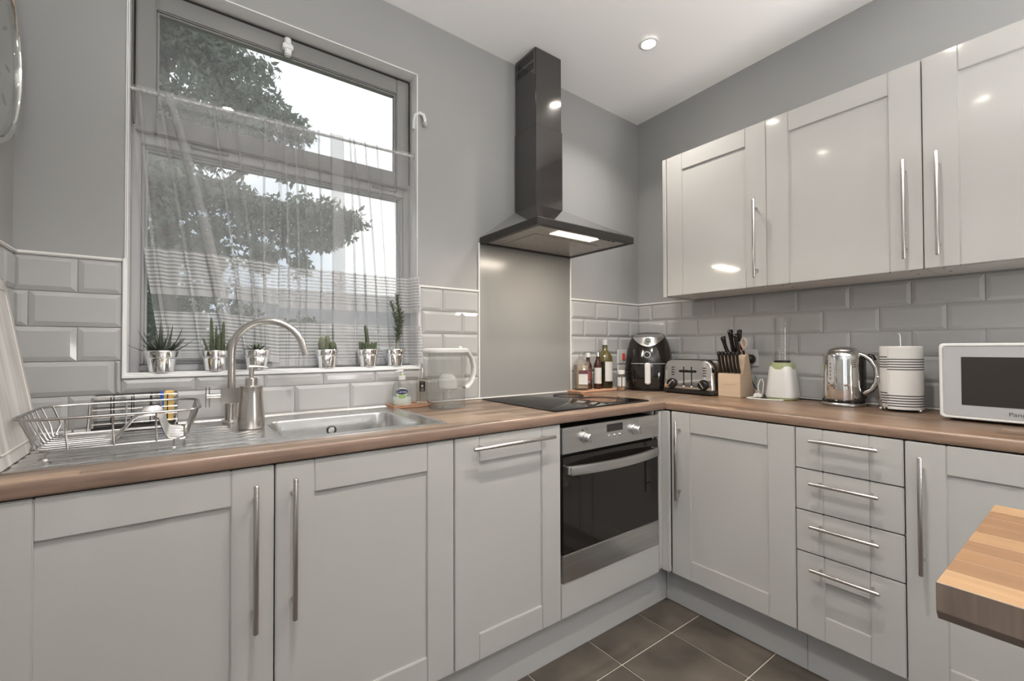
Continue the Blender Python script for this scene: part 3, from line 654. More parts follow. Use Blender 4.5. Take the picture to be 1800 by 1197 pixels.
# ================================================================ WINDOW SILL PLANTS
SILL = WZ0+.004
def pot(t, r0, r1, h):
    r1 *= 1.12; r0 *= 1.05
    b = MB(); b.lathe([(r0*.9, 0), (r0, .002), (r0, .004), (r0+(r1-r0)*.62, h*.62), (r0+(r1-r0)*.62+.0012, h*.64), (r0+(r1-r0)*.62+.0002, h*.66), (r0+(r1-r0)*.68+.0012, h*.69), (r0+(r1-r0)*.7, h*.71), (r1, h-.003), (r1+.0018, h-.001), (r1+.0012, h+.001), (r1-.0012, h), (r1-.004, h-.012), (.0, h-.012)], n=36)
    b.part('pot', 'pot_tin', t, 40, 'polished metal pot'); MB().lathe([(r1-.004, h-.0115), (r1-.008, h-.006), (.01, h-.003), (0, h-.003)], n=24).part('soil', 'soil', t)
def blade(L, wd, th, curl=.25, n=6):
    b = MB(); lo = []
    for i in range(n+1):
        s = i/n; w_ = wd*(1-s)**.8*(1 if s > .12 else .75)+.0003; z = L*s; y = -curl*L*s*s
        lo.append([(w_, y, z), (0, y+th*(1-s)+.0002, z), (-w_, y, z), (0, y-.25*th*(1-s)-.0002, z)])
    return b.loft(lo).mesh('leaf', 60)
def leaf_at(me, m, t, loc, az, tilt, sc=1): # tilt from vertical
    o = put('leaf', me, m, t, loc=loc, rot=(tilt, 0, az)); o.scale = (sc, sc, sc); return o
def column_cactus(t, x, y, z, h, r, lean=(0, 0), ribs=7, m='cactus', name='stem', taper=.55, knob=.0):
    b = MB(); lo = []; N = 14
    for i in range(N+1):
        s = i/N; rad = r*(1-(1-taper)*s)*math.sqrt(max(0.0, 1-(max(0, s-.82)/.18)**2)*.98+.02)*(.85+.15*min(1, s*6))
        rad *= 1+knob*math.sin(s*38)
        lo.append([(x+lean[0]*s*s*h+rad*(1+.13*math.cos(ribs*a))*math.cos(a), y+lean[1]*s*s*h+rad*(1+.13*math.cos(ribs*a))*math.sin(a), z+h*s) for a in [2*PI*k/(ribs*4) for k in range(ribs*4)]])
    o = b.loft(lo).part(name, m, t, 60)
    return o
def spines(t, x, y, z, h, r, n, ln=.004, lean=(0, 0), taper=.55):
    b = MB()
    for i in range(n):
        s = random.uniform(.05, .97); a = random.uniform(0, 2*PI); rad = r*(1-(1-taper)*s)*(1 if s < .85 else .8)
        p = Vector((x+lean[0]*s*s*h+rad*math.cos(a), y+lean[1]*s*s*h+rad*math.sin(a), z+h*s)); d = Vector((math.cos(a), math.sin(a), random.uniform(-.3, .6)))
        b.cyl(p, p+d*ln, .0005, .0001, 3)
    o = b.part('spines', 'spine', t); o['kind'] = 'stuff'
G = 'potted succulents on the window sill'
PY = .017
# 1 spiky rosette
t = thing('potted_succulent', 'wide spiky-leaved succulent in a tin pot at the left end of the sill', 'plant', (-2.399, PY, SILL), 0, G); pot(t, .0305, .041, .068)
L1 = blade(.088, .0052, .004, .22); L2 = blade(.062, .0060, .0045, .1)
for i in range(34):
    k = i/34; az = i*2.39996; tl = -(.25+1.12*k**.7)+random.uniform(-.1, .1); big = math.cos(az-PI/2) if True else 0
    leaf_at(L1 if i % 3 else L2, 'leaf_dark', t, (.012*math.cos(az+PI/2)*.6+random.uniform(-.014, .014), .008*math.sin(az+PI/2), .062), az, tl, random.uniform(.75, 1.15))
# 2 column cactus
t = thing('potted_cactus', 'cluster of upright knobbly column cacti in a tin pot left of the tap', 'plant', (-2.253, PY, SILL), 0, G); pot(t, .0285, .0375, .068)
for x, y, h, r, lx in ((-.012, 0, .092, .0062, -.02), (.020, .002, .082, .0062, .02), (.001, .008, .070, .0045, 0), (.006, -.010, .048, .0065, .05), (-.026, -.004, .036, .0045, -.25), (.030, -.006, .040, .0045, .35), (.012, .012, .055, .0045, .05)):
    column_cactus(t, x, y, .056, h*1.25+.010, r*1.1, (lx*.8, 0), 5, knob=.12); spines(t, x, y, .058, h*1.25, r*1.15, 55, .0022, (lx*.8, 0))
# 3 rosette
t = thing('potted_succulent', 'small pointed green rosette succulent in a tin pot framed by the tap spout', 'plant', (-2.131, PY, SILL), 0, G); pot(t, .0285, .0405, .070)
L3 = blade(.044, .0066, .004, -.15)
for i in range(18):
    k = i/18; az = i*2.39996; leaf_at(L3, 'leaf_mid', t, (.004*math.cos(az+PI/2), .004*math.sin(az+PI/2), .064), az, -(.15+1.15*k), .75+.35*k)
for i in range(7): leaf_at(L3, 'leaf_dark', t, (random.uniform(-.026, .026), random.uniform(-.02, .01), .064), random.uniform(0, 6), -1.35, .6)
MB().cyl((.003, 0, .064), (.004, .003, .118), .0006, n=5).part('flower_stalk', 'stem_brown', t)
# 4 barrel cacti
t = thing('potted_cactus', 'three round barrel cacti in a tin pot just right of the tap', 'plant', (-1.892, PY, SILL), 0, G); pot(t, .0285, .0370, .070)
def barrel(x, y, z, r, h, m):
    b = MB(); ribs = 12
    b.loft([[(x+r*math.sin(q)*(1+.10*abs(math.cos(ribs/2*a)))*math.cos(a), y+r*math.sin(q)*(1+.10*abs(math.cos(ribs/2*a)))*math.sin(a), z+h/2*(1-math.cos(q))) for a in [2*PI*k/48 for k in range(48)]] for q in [max(.03, PI*j/12-.0) if j < 12 else PI-.03 for j in range(13)]])
    b.part('stem', m, t, 60)
    b = MB()
    for k in range(150):
        a = 2*PI*random.randrange(12)/12; q = random.uniform(.5, 3.0); d = Vector((math.sin(q)*math.cos(a), math.sin(q)*math.sin(a), -math.cos(q)))
        p = Vector((x+r*1.08*d.x, y+r*1.08*d.y, z+h/2*(1-math.cos(q)))); dd = (d+Vector((random.uniform(-.7, .7), random.uniform(-.7, .7), random.uniform(-.7, .7)))).normalized(); b.cyl(p, p+dd*.0045, .00035, .0001, 3)
    o = b.part('spines', 'spine', t); o['kind'] = 'stuff'
barrel(-.019, -.002, .052, .0128, .068, 'cactus_pale'); barrel(.020, -.008, .052, .0135, .050, 'cactus'); barrel(.003, .006, .060, .0105, .068, 'cactus_pale')
# 5 finger cactus
t = thing('potted_cactus', 'cluster of short finger cacti with one tall stem in a tin pot', 'plant', (-1.732, PY, SILL), 0, G); pot(t, .0285, .0385, .070)
column_cactus(t, .001, .004, .058, .112, .0088, (-.10, 0), 6, 'cactus', taper=.7)
for x, y, h, lx in ((-.030, -.004, .036, -.1), (-.021, -.012, .034, -.05), (-.013, -.017, .030, 0), (-.003, -.019, .030, 0), (.006, -.017, .028, 0), (.014, -.014, .030, .03), (.022, -.010, .032, .08), (.030, -.002, .036, .12), (-.022, .006, .034, -.1), (.019, .010, .033, .05), (-.008, .014, .030, 0)):
    column_cactus(t, x, y, .056, h*1.15+.006, .0060, (lx, 0), 6, 'cactus', taper=.75)
# 6 tall leafy stems
t = thing('potted_succulent', 'tall twin-stemmed small-leaved succulent in a tin pot at the right end of the sill', 'plant', (-1.616, PY, SILL), 0, G); pot(t, .0285, .0385, .070)
lf = blade(.014, .0032, .0028, -.1, 4)
for pts, n in (([(.004, 0, .058), (.010, .0, .105), (.020, .002, .165), (.026, .003, .212), (.014, .004, .262), (.010, .004, .302)], 84), ([(.000, -.003, .060), (.012, -.004, .115), (.014, -.004, .165), (-.006, -.004, .230), (-.020, -.004, .270)], 60)):
    MB().tube(pts, [.0042-.0006*i for i in range(len(pts))], 8).part('stem', 'stem_brown', t)
    P = [Vector(p) for p in pts]
    for i in range(n):
        s = .16+.84*i/n; q = s*(len(P)-1); k = min(int(q), len(P)-2); p = P[k].lerp(P[k+1], q-k); az = i*2.39996
        leaf_at(lf, 'leaf_mid', t, p, az, -random.uniform(.55, 1.1), random.uniform(.9, 1.2)*(1.75 if .25 < s < .7 else 1.15))

# ================================================================ CURTAIN
t = thing('net_curtain', 'sheer white net curtain with striped lower border, gathered on a thin rod', 'curtain', (-2.483, .0, 1.975))
O = Vector((-2.483, 0, 1.975)); rod0, rod1 = Vector((-2.480, .040, 1.969)), Vector((-1.526, .026, 1.985))
def ptz(x): return rod0.lerp(rod1, (x-rod0.x)/(rod1.x-rod0.x))
MB().tube([ptz(-2.4825+.9580*i/12)-O for i in range(13)], .0052, 10).part('curtain_rod', 'grey_plastic', t)
def panel(cols, zb, nm, rows=46, sub=5, header=.012, ph=0.0):
    """cols: (x_top, x_mid, x_bot, y_bot) columns in cloth order; x may double back to make pleats"""
    C_ = []
    for a, c in zip(cols, cols[1:]):
        for k in range(sub):
            s = k/sub; C_.append([a[i]*(1-s)+c[i]*s for i in range(4)])
    C_.append(list(cols[-1])); verts, uvs, faces = [], [], []
    for j in range(rows+1):
        v = j/rows
        for i, (xt, xm, xb, yb) in enumerate(C_):
            x = xt*(1-v)*(1-2*v)+4*xm*v*(1-v)+xb*v*(2*v-1); rp_ = ptz(max(-2.482, min(-1.528, xt)))
            zt = rp_.z+header; zbot = zb(xb); z = zt*(1-v)+zbot*v
            amp = .004+.006*max(0, 1-abs(v-.4)*1.7); yq = yb if yb < 0 else .060+.007*(yb-.03)/.02; y = rp_.y-.002+(yq-rp_.y)*min(1, v*1.2)+amp*math.sin(i*1.15+ph)*(.6+.4*math.sin(i*.37+v*2))
            if j <= 1: y = rp_.y-.0055+.003*math.sin(i*2.1)
            if j == 2: y = rp_.y-.006
            z += (.0035*math.sin(i*2.1+1) if j == 0 else 0)
            verts.append(Vector((x, y, z))-O); uvs.append((i/len(C_), z+(1.075-zbot)*v))
    n_ = len(C_)
    for j in range(rows):
        for i in range(n_-1): faces.append((j*n_+i, j*n_+i+1, (j+1)*n_+i+1, (j+1)*n_+i))
    me = bpy.data.meshes.new(nm); me.from_pydata([tuple(v) for v in verts], [], faces); ul = me.uv_layers.new(name='UVMap')
    for lp in me.loops: ul.data[lp.index].uv = uvs[lp.vertex_index]
    for p in me.polygons: p.use_smooth = True
    return put(nm, me, 'sheer_curtain', t)
lp = [(-2.478, -2.455, -2.398, .052), (-2.455, -2.425, -2.372, .034), (-2.43, -2.385, -2.335, .046), (-2.41, -2.345, -2.285, .030), (-2.395, -2.300, -2.232, .046), (-2.378, -2.262, -2.180, .030),
      (-2.398, -2.300, -2.225, .022), (-2.372, -2.270, -2.185, .014), (-2.32, -2.235, -2.170, .036), (-2.26, -2.205, -2.150, .024), (-2.235, -2.200, -2.165, .044), (-2.20, -2.150, -2.115, .026), (-2.165, -2.145, -2.118, .046), (-2.10, -2.100, -2.085, .024), (-2.07, -2.060, -2.05, .042), (-2.05, -2.050, -2.06, .050)]
def add_pleats(cols, at, wd=.010):
    out = []
    for i, c in enumerate(cols):
        out.append(c)
        if i in at: out += [(c[0]-wd*.8, c[1]-wd, c[2]-wd*1.2, c[3]-.006), (c[0]+wd*.2, c[1]+wd*.3, c[2]+wd*.4, c[3]-.010)]
    return out
lp = add_pleats(lp, (1, 3, 9, 11, 13)); 
panel(lp, lambda x: 1.112-.02*max(0, (x+2.22)/.17), 'left_panel')
rp2 = [(-2.075, -2.055, -2.075, .050), (-2.04, -2.02, -2.02, .034), (-2.005, -1.985, -1.985, .048), (-1.975, -1.958, -1.960, .030), (-1.985, -1.962, -1.966, .024), (-1.960, -1.952, -1.950, .022), (-1.92, -1.90, -1.90, .046), (-1.878, -1.864, -1.860, .036), (-1.828, -1.815, -1.808, .044), (-1.880, -1.866, -1.860, .030), (-1.826, -1.813, -1.806, .024),
       (-1.80, -1.775, -1.76, .046), (-1.785, -1.735, -1.71, .032), (-1.74, -1.690, -1.66, .048), (-1.69, -1.650, -1.617, .030), (-1.698, -1.655, -1.622, .024), (-1.678, -1.640, -1.600, .030), (-1.62, -1.590, -1.560, .044), (-1.56, -1.552, -1.536, .020), (-1.529, -1.527, -1.524, -.016), (-1.528, -1.516, -1.505, -.024)]
rp2 = add_pleats(rp2, (1, 2, 6, 11, 12, 13, 17), .008)
panel(rp2, lambda x: 1.079, 'right_panel', ph=.8)
h = thing('wall_hook', 'small white curved hook on the right edge of the window recess', 'hook', (WX1-.002, .018, 2.155))
b = MB(); b.tube([(-.004, .010, -.045), (-.006, .0, -.01), (-.004, -.008, .008), (.010, -.022, .016), (.024, -.030, .008), (.030, -.032, -.012), (.031, -.032, -.022)], [.007, .008, .008, .008, .0075, .007, .006], 10); b.part('hook_arm', 'white_paint', h)
MB().box(.0225, .0385, -.040, -.024, -.040, -.022, .003).part('hook_tip', 'grey_plastic', h)

# ================================================================ LEFT WALL: clock, chopping board
t = thing('wall_clock', 'large round pale-faced wall clock cut off by the left picture edge', 'clock', (XL, -.305, 1.86))
A = lambda r, x, n=64: [(x, r*math.sin(2*PI*i/n), r*math.cos(2*PI*i/n)) for i in range(n)]
MB().loft([A(.236, .001), A(.240, .006), A(.240, .026), A(.236, .030), A(.226, .030), A(.222, .024), A(.222, .012)], True, False).part('rim', 'chrome', t)
MB().loft([A(.222, .011), A(.222, .0135)]).part('face', 'clock_face', t)
for k in range(12):
    a = 2*PI*k/12; b = MB(); b.box(-.0005, .0007, -.004, .004, .165, .195); o = b.part('hour_mark', 'clock_ink', t); o.location = (.0142, 0, 0); o.rotation_euler = (-a, 0, 0)
for L_, a, w_ in ((.12, 2.02, .006), (.17, 4.2, .004)):
    b = MB(); b.box(.0, .001, -w_, w_, -.02, L_); o = b.part('hand', 'clock_ink', t); o.location = (.0175, 0, 0); o.rotation_euler = (-a, 0, 0)
MB().loft([A(.223, .0255), A(.223, .0265)]).part('cover_glass', 'clear_glass', t)
t = thing('chopping_board', 'pale grooved wooden chopping board leaning against the left wall', 'chopping board', (-2.622, -.235, ZT+.0068)); t.rotation_euler = (0, -.160, 0)
b = MB(); th = .022                                  # local: z up the board, -y along, face at x=0
b.loft([[(x, y, z) for y, z in rrect(-.32+i, 0-i, 0+i, .402-i, .022, 5)] for x, i in ((-th, .002), (-th+.002, 0), (-.002, 0), (0, .002))]); b.part('board', 'board_wood', t)
b = MB(); b.tube([(0, y, z) for y, z in rrect(-.295, -.025, .028, .376, .014, 4)], .0022, 6, True); b.part('juice_groove', 'board_edge', t)

# ================================================================ DRAINER: rack, caddy, dispenser
t = thing('dish_rack', 'chrome wire dish rack standing on the sink drainer', 'dish rack', (-2.468, -.335, ZT+.0078))
wr = .0021
rim = [(x, y, .088) for x, y in rrect(-.160, .160, -.150, .150, .060, 7)]
MB().tube(rim, .0030, 8, True).part('rim_wire', 'rack_wire', t)
base = [(x, y, .018) for x, y in rrect(-.128, .128, -.120, .120, .030, 5)]
MB().tube(base, .0025, 8, True).part('base_wire', 'rack_wire', t)
for k in range(9):                                   # fan of end wires on the left, running on into the base
    y = -.112+.028*k; yr = y*1.16; xr = -.160+(.020*(abs(y)/.112)**4)
    MB().tube([(xr, yr, .088), (xr+.016, yr*.97, .045), (-.132, y*1.02, .020), (-.122, y, .0165), (-.02, y, .0165), (.128 if k in (0, 8) else -.015, y, .0165)], wr, 6).part('end_wire', 'rack_wire', t)
for k in range(9):                                   # humped plate wires
    y = -.104+.026*k
    MB().tube([(-.03, y, .0165), (-.010, y, .018), (.004, y, .030), (.032, y, .070), (.042, y, .076), (.070, y, .076), (.078, y, .070), (.090, y, .030), (.098, y, .019), (.130, y, .0165), (.136, y*1.05, .022), (.154, y*1.15, .086)], wr, 6).part('plate_wire', 'rack_wire', t)
for x in (-.075, .0, .075):
    for s_ in (-1, 1): MB().tube([(x, s_*.150, .088), (x, s_*.140, .050), (x, s_*.121, .018)], wr, 6).part('side_wire', 'rack_wire', t)
for x, y in ((-.105, -.140), (.108, -.150), (-.105, .140), (.108, .140)):
    f_ = MB().tube([(x, y*.86, .0185), (x, y, .022), (x, y*1.01, .012), (x, y*1.01, .002)], wr, 6).part('foot_wire', 'rack_wire', t); MB().sphere((x, y*1.01, .0035), .0036, u=10, v=6).part('foot_cap', 'white_plastic', f_)

t = thing('sink_caddy', 'black-framed wire sink tidy against the tiles behind the dish rack', 'sink tidy', (-2.452, -.080, ZT+.0078))
MB().box(-.097, .097, -.034, .034, .002, .014, .003, 1).part('tray', 'black_plastic', t)
for x in (-.094, .094):
    b = MB(); b.box(x-.003, x+.003, -.034, .034, .012, .098, .001, 1); b.part('end_frame', 'handle_steel', t)
for z in (.022, .042, .062, .082, .098):
    for y in (-.034, .034): MB().cyl((-.095, y, z), (.095, y, z), .0016, n=6).part('rail_wire', 'handle_steel' if y < 0 else 'dark_rubber', t)
for x in (-.055, -.010, .032, .072):
    b = MB(); b.tube([(x, -.034, .098), (x, -.034, .016), (x, .034, .016), (x, .034, .098)], .0016, 6); b.part('divider_wire', 'dark_rubber', t)
for x in (-.09, .09): MB().sphere((x, -.028, .002), .005, u=8, v=5).part('foot', 'black_plastic', t)
t = thing('kitchen_sponge', 'blue and yellow scouring sponge standing in the sink tidy', 'sponge', (-2.386, -.080, ZT+.023))
MB().box(-.003, .021, -.027, .027, 0, .090, .003).part('foam', 'sponge_yellow', t); MB().box(-.012, -.0032, -.027, .027, 0, .090, .003).part('scourer', 'scourer_blue', t)
t = thing('scrubbing_brush', 'round white washing-up brush lying in the sink tidy', 'brush', (-2.436, -.080, ZT+.0235))
MB().lathe([(.018, .0), (.023, .006), (.023, .018), (.018, .024)], n=24).part('bristles', 'scrub_white', t); MB().lathe([(.020, .0245), (.024, .03), (.022, .052), (.012, .066), (.0, .068)], n=24).part('knob', 'clear_glass', t)

t = thing('soap_dispenser', 'curvy brushed steel soap dispenser standing beside the sink bowl', 'soap dispenser', (-2.178, -.262, ZT+.0036))
MB().lathe([(.033, 0), (.036, .003), (.0362, .025), (.0345, .050), (.0315, .080), (.0298, .105), (.0305, .120), (.0318, .126), (.028, .128), (.0, .128)], n=40).part('bottle', 'handle_steel', t)
MB().lathe([(.0165, .128), (.0165, .149), (.015, .1505), (.0, .1505)], n=28).part('cap', 'handle_steel', t)
b = MB(); b.cyl((0, 0, .150), (0, 0, .182), .0062, .0074); b.tube([(-.006, 0, .1835), (.012, -.003, .1845), (.032, -.008, .1815), (.042, -.011, .1795)], [.0062, .0040, .0030, .0026], 10); b.part('pump', 'handle_steel', t)

# ================================================================ RIGHT OF SINK
t = thing('soap_tray', 'small brown wooden tray under the hand soap beside the sink', 'tray', (-1.578, -.060, ZT))
b = MB(); b.box(-.092, .092, -.045, .045, .0002, .008, .002, 1); b.box(-.092, .092, -.045, -.039, .008, .014, .002, 1); b.box(-.092, .092, .039, .045, .008, .014, .002, 1); b.box(-.092, -.086, -.039, .039, .008, .014, .002, 1); b.box(.086, .092, -.039, .039, .008, .014, .002, 1); b.part('tray_base', 'tray_wood', t)
t = thing('hand_soap_bottle', 'clear pump bottle of hand soap with a navy oval label', 'soap bottle', (-1.616, -.058, ZT+.0082), -.42)
def oval(rx, ry, z, n=32): return [(rx*math.cos(2*PI*i/n), ry*math.sin(2*PI*i/n), z) for i in range(n)]
MB().loft([oval(.034, .022, 0), oval(.039, .0245, .004), oval(.040, .025, .030), oval(.036, .0235, .070), oval(.033, .022, .088), oval(.026, .018, .097), oval(.014, .013, .101), oval(.0135, .0135, .106)]).part('bottle', 'soap_bottle', t)
MB().loft([oval(.036, .0225, .002), oval(.0385, .0238, .006), oval(.0385, .0238, .030), oval(.0365, .0228, .036)]).part('soap', 'soap_gel', t)
MB().lathe([(.0145, .104), (.0145, .119), (.012, .121), (0, .121)], n=24).part('collar', 'white_plastic', t)
MB().lathe([(.0085, .121), (.0085, .125), (0, .125)], n=20).part('ring', 'label_green', t)
b = MB(); b.cyl((0, 0, .124), (0, 0, .137), .005); b.tube([(.006, 0, .139), (-.012, -.004, .139), (-.026, -.010, .136)], [.006, .005, .0035], 10); b.part('pump', 'white_plastic', t)
def curved_label(t, name, m, rx, ry, half, z0, z1, oval_shape=False, a0=-PI/2, n=20):
    b = MB(); top, bot = [], []
    for i in range(n+1):
        s = -1+2*i/n; a = a0+half*s; zm, zh = (z0+z1)/2, (z1-z0)/2; k = math.sqrt(max(0.0, 1-s*s)) if oval_shape else 1
        k = max(k, .02); top.append((rx*math.cos(a), ry*math.sin(a), zm+zh*k)); bot.append((rx*math.cos(a), ry*math.sin(a), zm-zh*k))
    rows = [bot, [tuple((p+q)/2 for p, q in zip(u, v)) for u, v in zip(bot, top)], top]
    b.loft(rows, False, False, closed=False); return b.part(name, m, t, 60)
curved_label(t, 'label', 'label_white', .0388, .0252, .60, .030, .074, True, -PI/2); curved_label(t, 'label_foot', 'label_green', .0390, .0254, .42, .030, .046, True, -PI/2)
curved_label(t, 'label_oval', 'label_navy', .0392, .0258, .66, .046, .068, True)
text('Carex', .0165, 'label_white', t, face_neg_y(0, -.0268, .057))
t = thing('perfume_bottle', 'slim clear bottle with black label and chrome cap beside the hand soap', 'bottle', (-1.526, -.058, ZT+.0082), -.40)
MB().box(-.024, .024, -.015, .015, 0, .108, .004).part('bottle', 'bottle_clear', t); MB().box(-.022, .022, -.013, .013, .003, .006, .001, 1).part('bottle_base', 'white_plastic', t)
MB().lathe([(.0085, .108), (.0085, .116), (.0075, .116), (.0075, .150), (.0065, .151), (0, .151)], n=24).part('cap', 'chrome', t)
MB().box(-.012, .012, -.0157, -.0152, .052, .094).part('label', 'label_black', t); MB().box(-.004, .004, -.0160, -.0157, .070, .080).part('label_mark', 'label_white', t)
b = MB()
for z in (.064, .060, .056, .088): b.box(-.007, .007, -.0160, -.0157, z-.0006, z+.0006)
o = b.part('label_lines', 'grey_plastic', t); o['kind'] = 'stuff'

t = thing('water_filter_jug', 'clear water filter jug with white lid and white curved handle', 'jug', (-1.475, -.185, ZT), .10)
def jl(k, z, spout=0): # stadium-ish loop
    out = []
    for i in range(40):
        a = 2*PI*i/40; x, y = .078*k*math.cos(a), .052*k*math.sin(a)
        x = math.copysign(abs(x/.078/k)**.75, x)*.078*k; y = math.copysign(abs(y/.052/k)**.75, y)*.052*k
        if spout and x < 0: x -= spout*(-x/.078)**3
        out.append((x, y, z))
    return out
MB().loft([jl(.92, .0004), jl(.95, .004), jl(.96, .05), jl(1.02, .13), jl(1.08, .195, .004), jl(1.12, .228, .014)], True, False).part('jug_body', 'jug_plastic', t, 50)
MB().loft([jl(.915, .0065), jl(.925, .05), jl(.935, .070)]).part('water', 'water', t, 50)
MB().loft([jl(.84, .085), jl(.87, .10), jl(1.0, .20), jl(1.03, .222)], True, False).part('funnel', 'jug_plastic', t, 50)
MB().lathe([(.036, .076), (.040, .080), (.040, .112), (.034, .116), (.030, .128), (.018, .136), (0, .137)], n=32).part('filter_cartridge', 'white_plastic', t)
b = MB(); b.loft([jl(1.13, .224, .014), jl(1.145, .228, .016), jl(1.14, .236, .016), jl(1.05, .240, .008), jl(.6, .2405)]); b.part('lid', 'white_plastic', t, 40)
b = MB(); b.lathe([(.008, .2400), (.009, .246), (.005, .2485), (0, .249)], (.062, 0), 18); b.part('lid_button', 'white_plastic', t)
hp = [(.080, 0, .234), (.100, 0, .226), (.122, 0, .200), (.134, 0, .165), (.132, 0, .130), (.120, 0, .100), (.102, 0, .082), (.084, 0, .076)]
lo = []
for i, p in enumerate(hp):
    q = Vector(hp[min(i+1, 7)])-Vector(hp[max(i-1, 0)]); q.normalize(); nn = Vector((q.z, 0, -q.x)); wd = .013; tk = .0065
    P_ = Vector(p); lo.append([P_+nn*tk*c_+Vector((0, wd*s_, 0)) for c_, s_ in ((1, -.7), (1, .7), (.4, 1), (-.6, 1), (-1, .6), (-1, -.6), (-.6, -1), (.4, -1))])
MB().loft(lo).part('handle', 'white_plastic', t, 50)

# ================================================================ BOTTLES BY THE HOB
t = thing('bottle_board', 'thin wooden board under the oil bottles in the corner', 'board', (-.490, -.066, ZT)); MB().box(-.155, .140, -.055, .050, .0002, .012, .003, 1).part('plank', 'tray_wood', t)
BZ = ZT+.0122
t = thing('oil_bottle', 'clear square-shouldered bottle of pale oil nearest the splashback', 'bottle', (-.588, -.066, BZ), -.5)
sq = lambda a, z, r=.35: [(x, y, z) for x, y in rrect(-a, a, -a, a, a*r, 4)]
MB().loft([sq(.033, 0), sq(.036, .004), sq(.036, .135), sq(.033, .150), sq(.022, .163, .6), sq(.0125, .172, .95), sq(.0125, .186, .95)]).part('bottle', 'bottle_clear', t, 50)
MB().loft([sq(.033, .012), sq(.033, .136)]).part('oil', 'liquid_oil', t, 50); MB().lathe([(.0142, .184), (.0142, .206), (.013, .208), (0, .208)], n=24).part('cap', 'clear_glass', t)
MB().box(-.024, .026, -.0372, -.0364, .088, .108).part('label_top', 'label_maroon', t); MB().box(-.024, .026, -.0372, -.0364, .032, .0875).part('label', 'label_white', t)
def round_bottle(name, label, x, y, z, r, prof, glass, fill, capm, lab, rz=0, cat='bottle'):
    t = thing(name, label, cat, (x, y, z), rz)
    body = MB().lathe(prof, n=32).part('bottle', glass, t, 50)
    return t
def pf(r, hb, hs, rn, hn): return [(r*.92, 0), (r, .003), (r, hb), (r*.93, hb+(hs-hb)*.35), (r*.65, hb+(hs-hb)*.72), (rn, hs), (rn, hn)]
t = round_bottle('sauce_bottle', 'small dark sauce bottle with a red label behind the clear oil bottle', -.514, -.048, BZ, .021, pf(.021, .125, .160, .010, .180), 'sauce_dark', None, None, None, -.75)
curved_label(t, 'label', 'label_maroon', .0215, .0215, .85, .030, .115); curved_label(t, 'label_mark', 'label_red', .0218, .0218, .45, .055, .098); curved_label(t, 'label_foot', 'label_white', .0218, .0218, .3, .034, .048)
MB().lathe([(.0125, .176), (.0125, .200), (0, .2005)], n=20).part('cap', 'white_plastic', t)
t = round_bottle('sauce_bottle', 'small sauce bottle with a cream label beside the tall dark oil bottle', -.462, -.072, BZ, .023, pf(.0225, .118, .165, .010, .184), 'sauce_dark', None, None, None, -.75)
curved_label(t, 'label', 'label_white', .0231, .0231, 1.0, .030, .118); MB().lathe([(.0125, .180), (.0125, .203), (0, .2035)], n=20).part('cap', 'chrome', t)
t = round_bottle('olive_oil_bottle', 'tall dark green olive oil bottle with a white label', -.388, -.060, BZ, .043, pf(.043, .155, .215, .014, .262), 'olive_glass', None, None, None, -.75)
MB().lathe([(.0433, .150), (.0432, .156), (.0402, .178), (.0282, .200), (.0145, .216), (.0145, .240)], n=32, cap0=False, cap1=False).part('shoulder_glass', 'olive_upper', t, 50)
curved_label(t, 'label', 'label_white', .0436, .0436, .62, .040, .150, a0=-PI/2+.55); MB().lathe([(.0155, .244), (.0155, .272), (.014, .274), (0, .274)], n=24).part('cap', 'grey_plastic', t)
t = round_bottle('spice_jar', 'small clear spice jar with a white lid in front of the olive oil', -.345, -.140, ZT+.0002, .024, pf(.0235, .075, .090, .019, .096), 'bottle_clear', None, None, None, -.75, 'jar')
MB().lathe([(.0215, .004), (.0215, .030), (0, .031)], n=24).part('spice', 'tray_wood', t); curved_label(t, 'label', 'label_white', .0240, .0240, 1.2, .026, .076); MB().lathe([(.0205, .092), (.0205, .112), (.019, .114), (0, .114)], n=28).part('lid', 'white_plastic', t)
MB().box(-.0025, .0025, -.0245, -.0236, .020, .076).part('label_line', 'ink', t)

# cooker switch and socket
t = thing('cooker_switch', 'white wall switch plate with a red rocker beside the air fryer', 'switch', (-.178, -.009, 1.090)); MB().box(-.046, .046, -.010, 0, -.043, .043, .003).part('plate', 'white_plastic', t); MB().box(-.009, .015, -.0145, -.010, -.020, .020, .003).part('rocker', 'red_rocker', t)
MB().box(-.046, .046, -.012, 0, -.088, -.046, .003).part('cable_outlet', 'white_plastic', t)
t = thing('wall_socket', 'steel-grey wall socket between the knife block and blender', 'socket', (-.009, -.683, 1.092), RZ); MB().box(-.043, .043, -.008, 0, -.043, .043, .003).part('plate', 'grey_plastic', t)
t = thing('power_plug', 'black plug in the wall socket with its lead trailing to the worktop', 'plug', (-.0175, -.690, 1.086), RZ)
MB().loft([[(.026*k*math.cos(2*PI*i/20)*1.0, y, .024*k*math.sin(2*PI*i/20)) for i in range(20)] for y, k in ((0, 1.0), (-.012, 1), (-.030, .85), (-.036, .6))]).part('plug_body', 'black_plastic', t, 50)
MB().tube([(0, -.020, -.018), (.002, -.022, -.05), (.010, -.024, -.09), (.028, -.024, -.135), (.045, -.022, -.160), (.060, -.020, -.1755), (.10, -.016, -.1785), (.22, -.012, -.1785), (.34, -.016, -.1785), (.36, -.020, -.1785)], .0032, 8).part('lead', 'black_plastic', t)

# ================================================================ AIR FRYER
t = thing('air_fryer', 'rounded black air fryer with silver top and white drawer handle in the corner', 'air fryer', (-.178, -.200, ZT), -.98)
def ell(rx, ry, z, dx=0, dy=0, n=48, p=.86):
    out = []
    for i in range(n):
        a = 2*PI*i/n; c_, s_ = math.cos(a), math.sin(a); out.append((dx+rx*math.copysign(abs(c_)**p, c_), dy+ry*math.copysign(abs(s_)**p, s_), z))
    return out
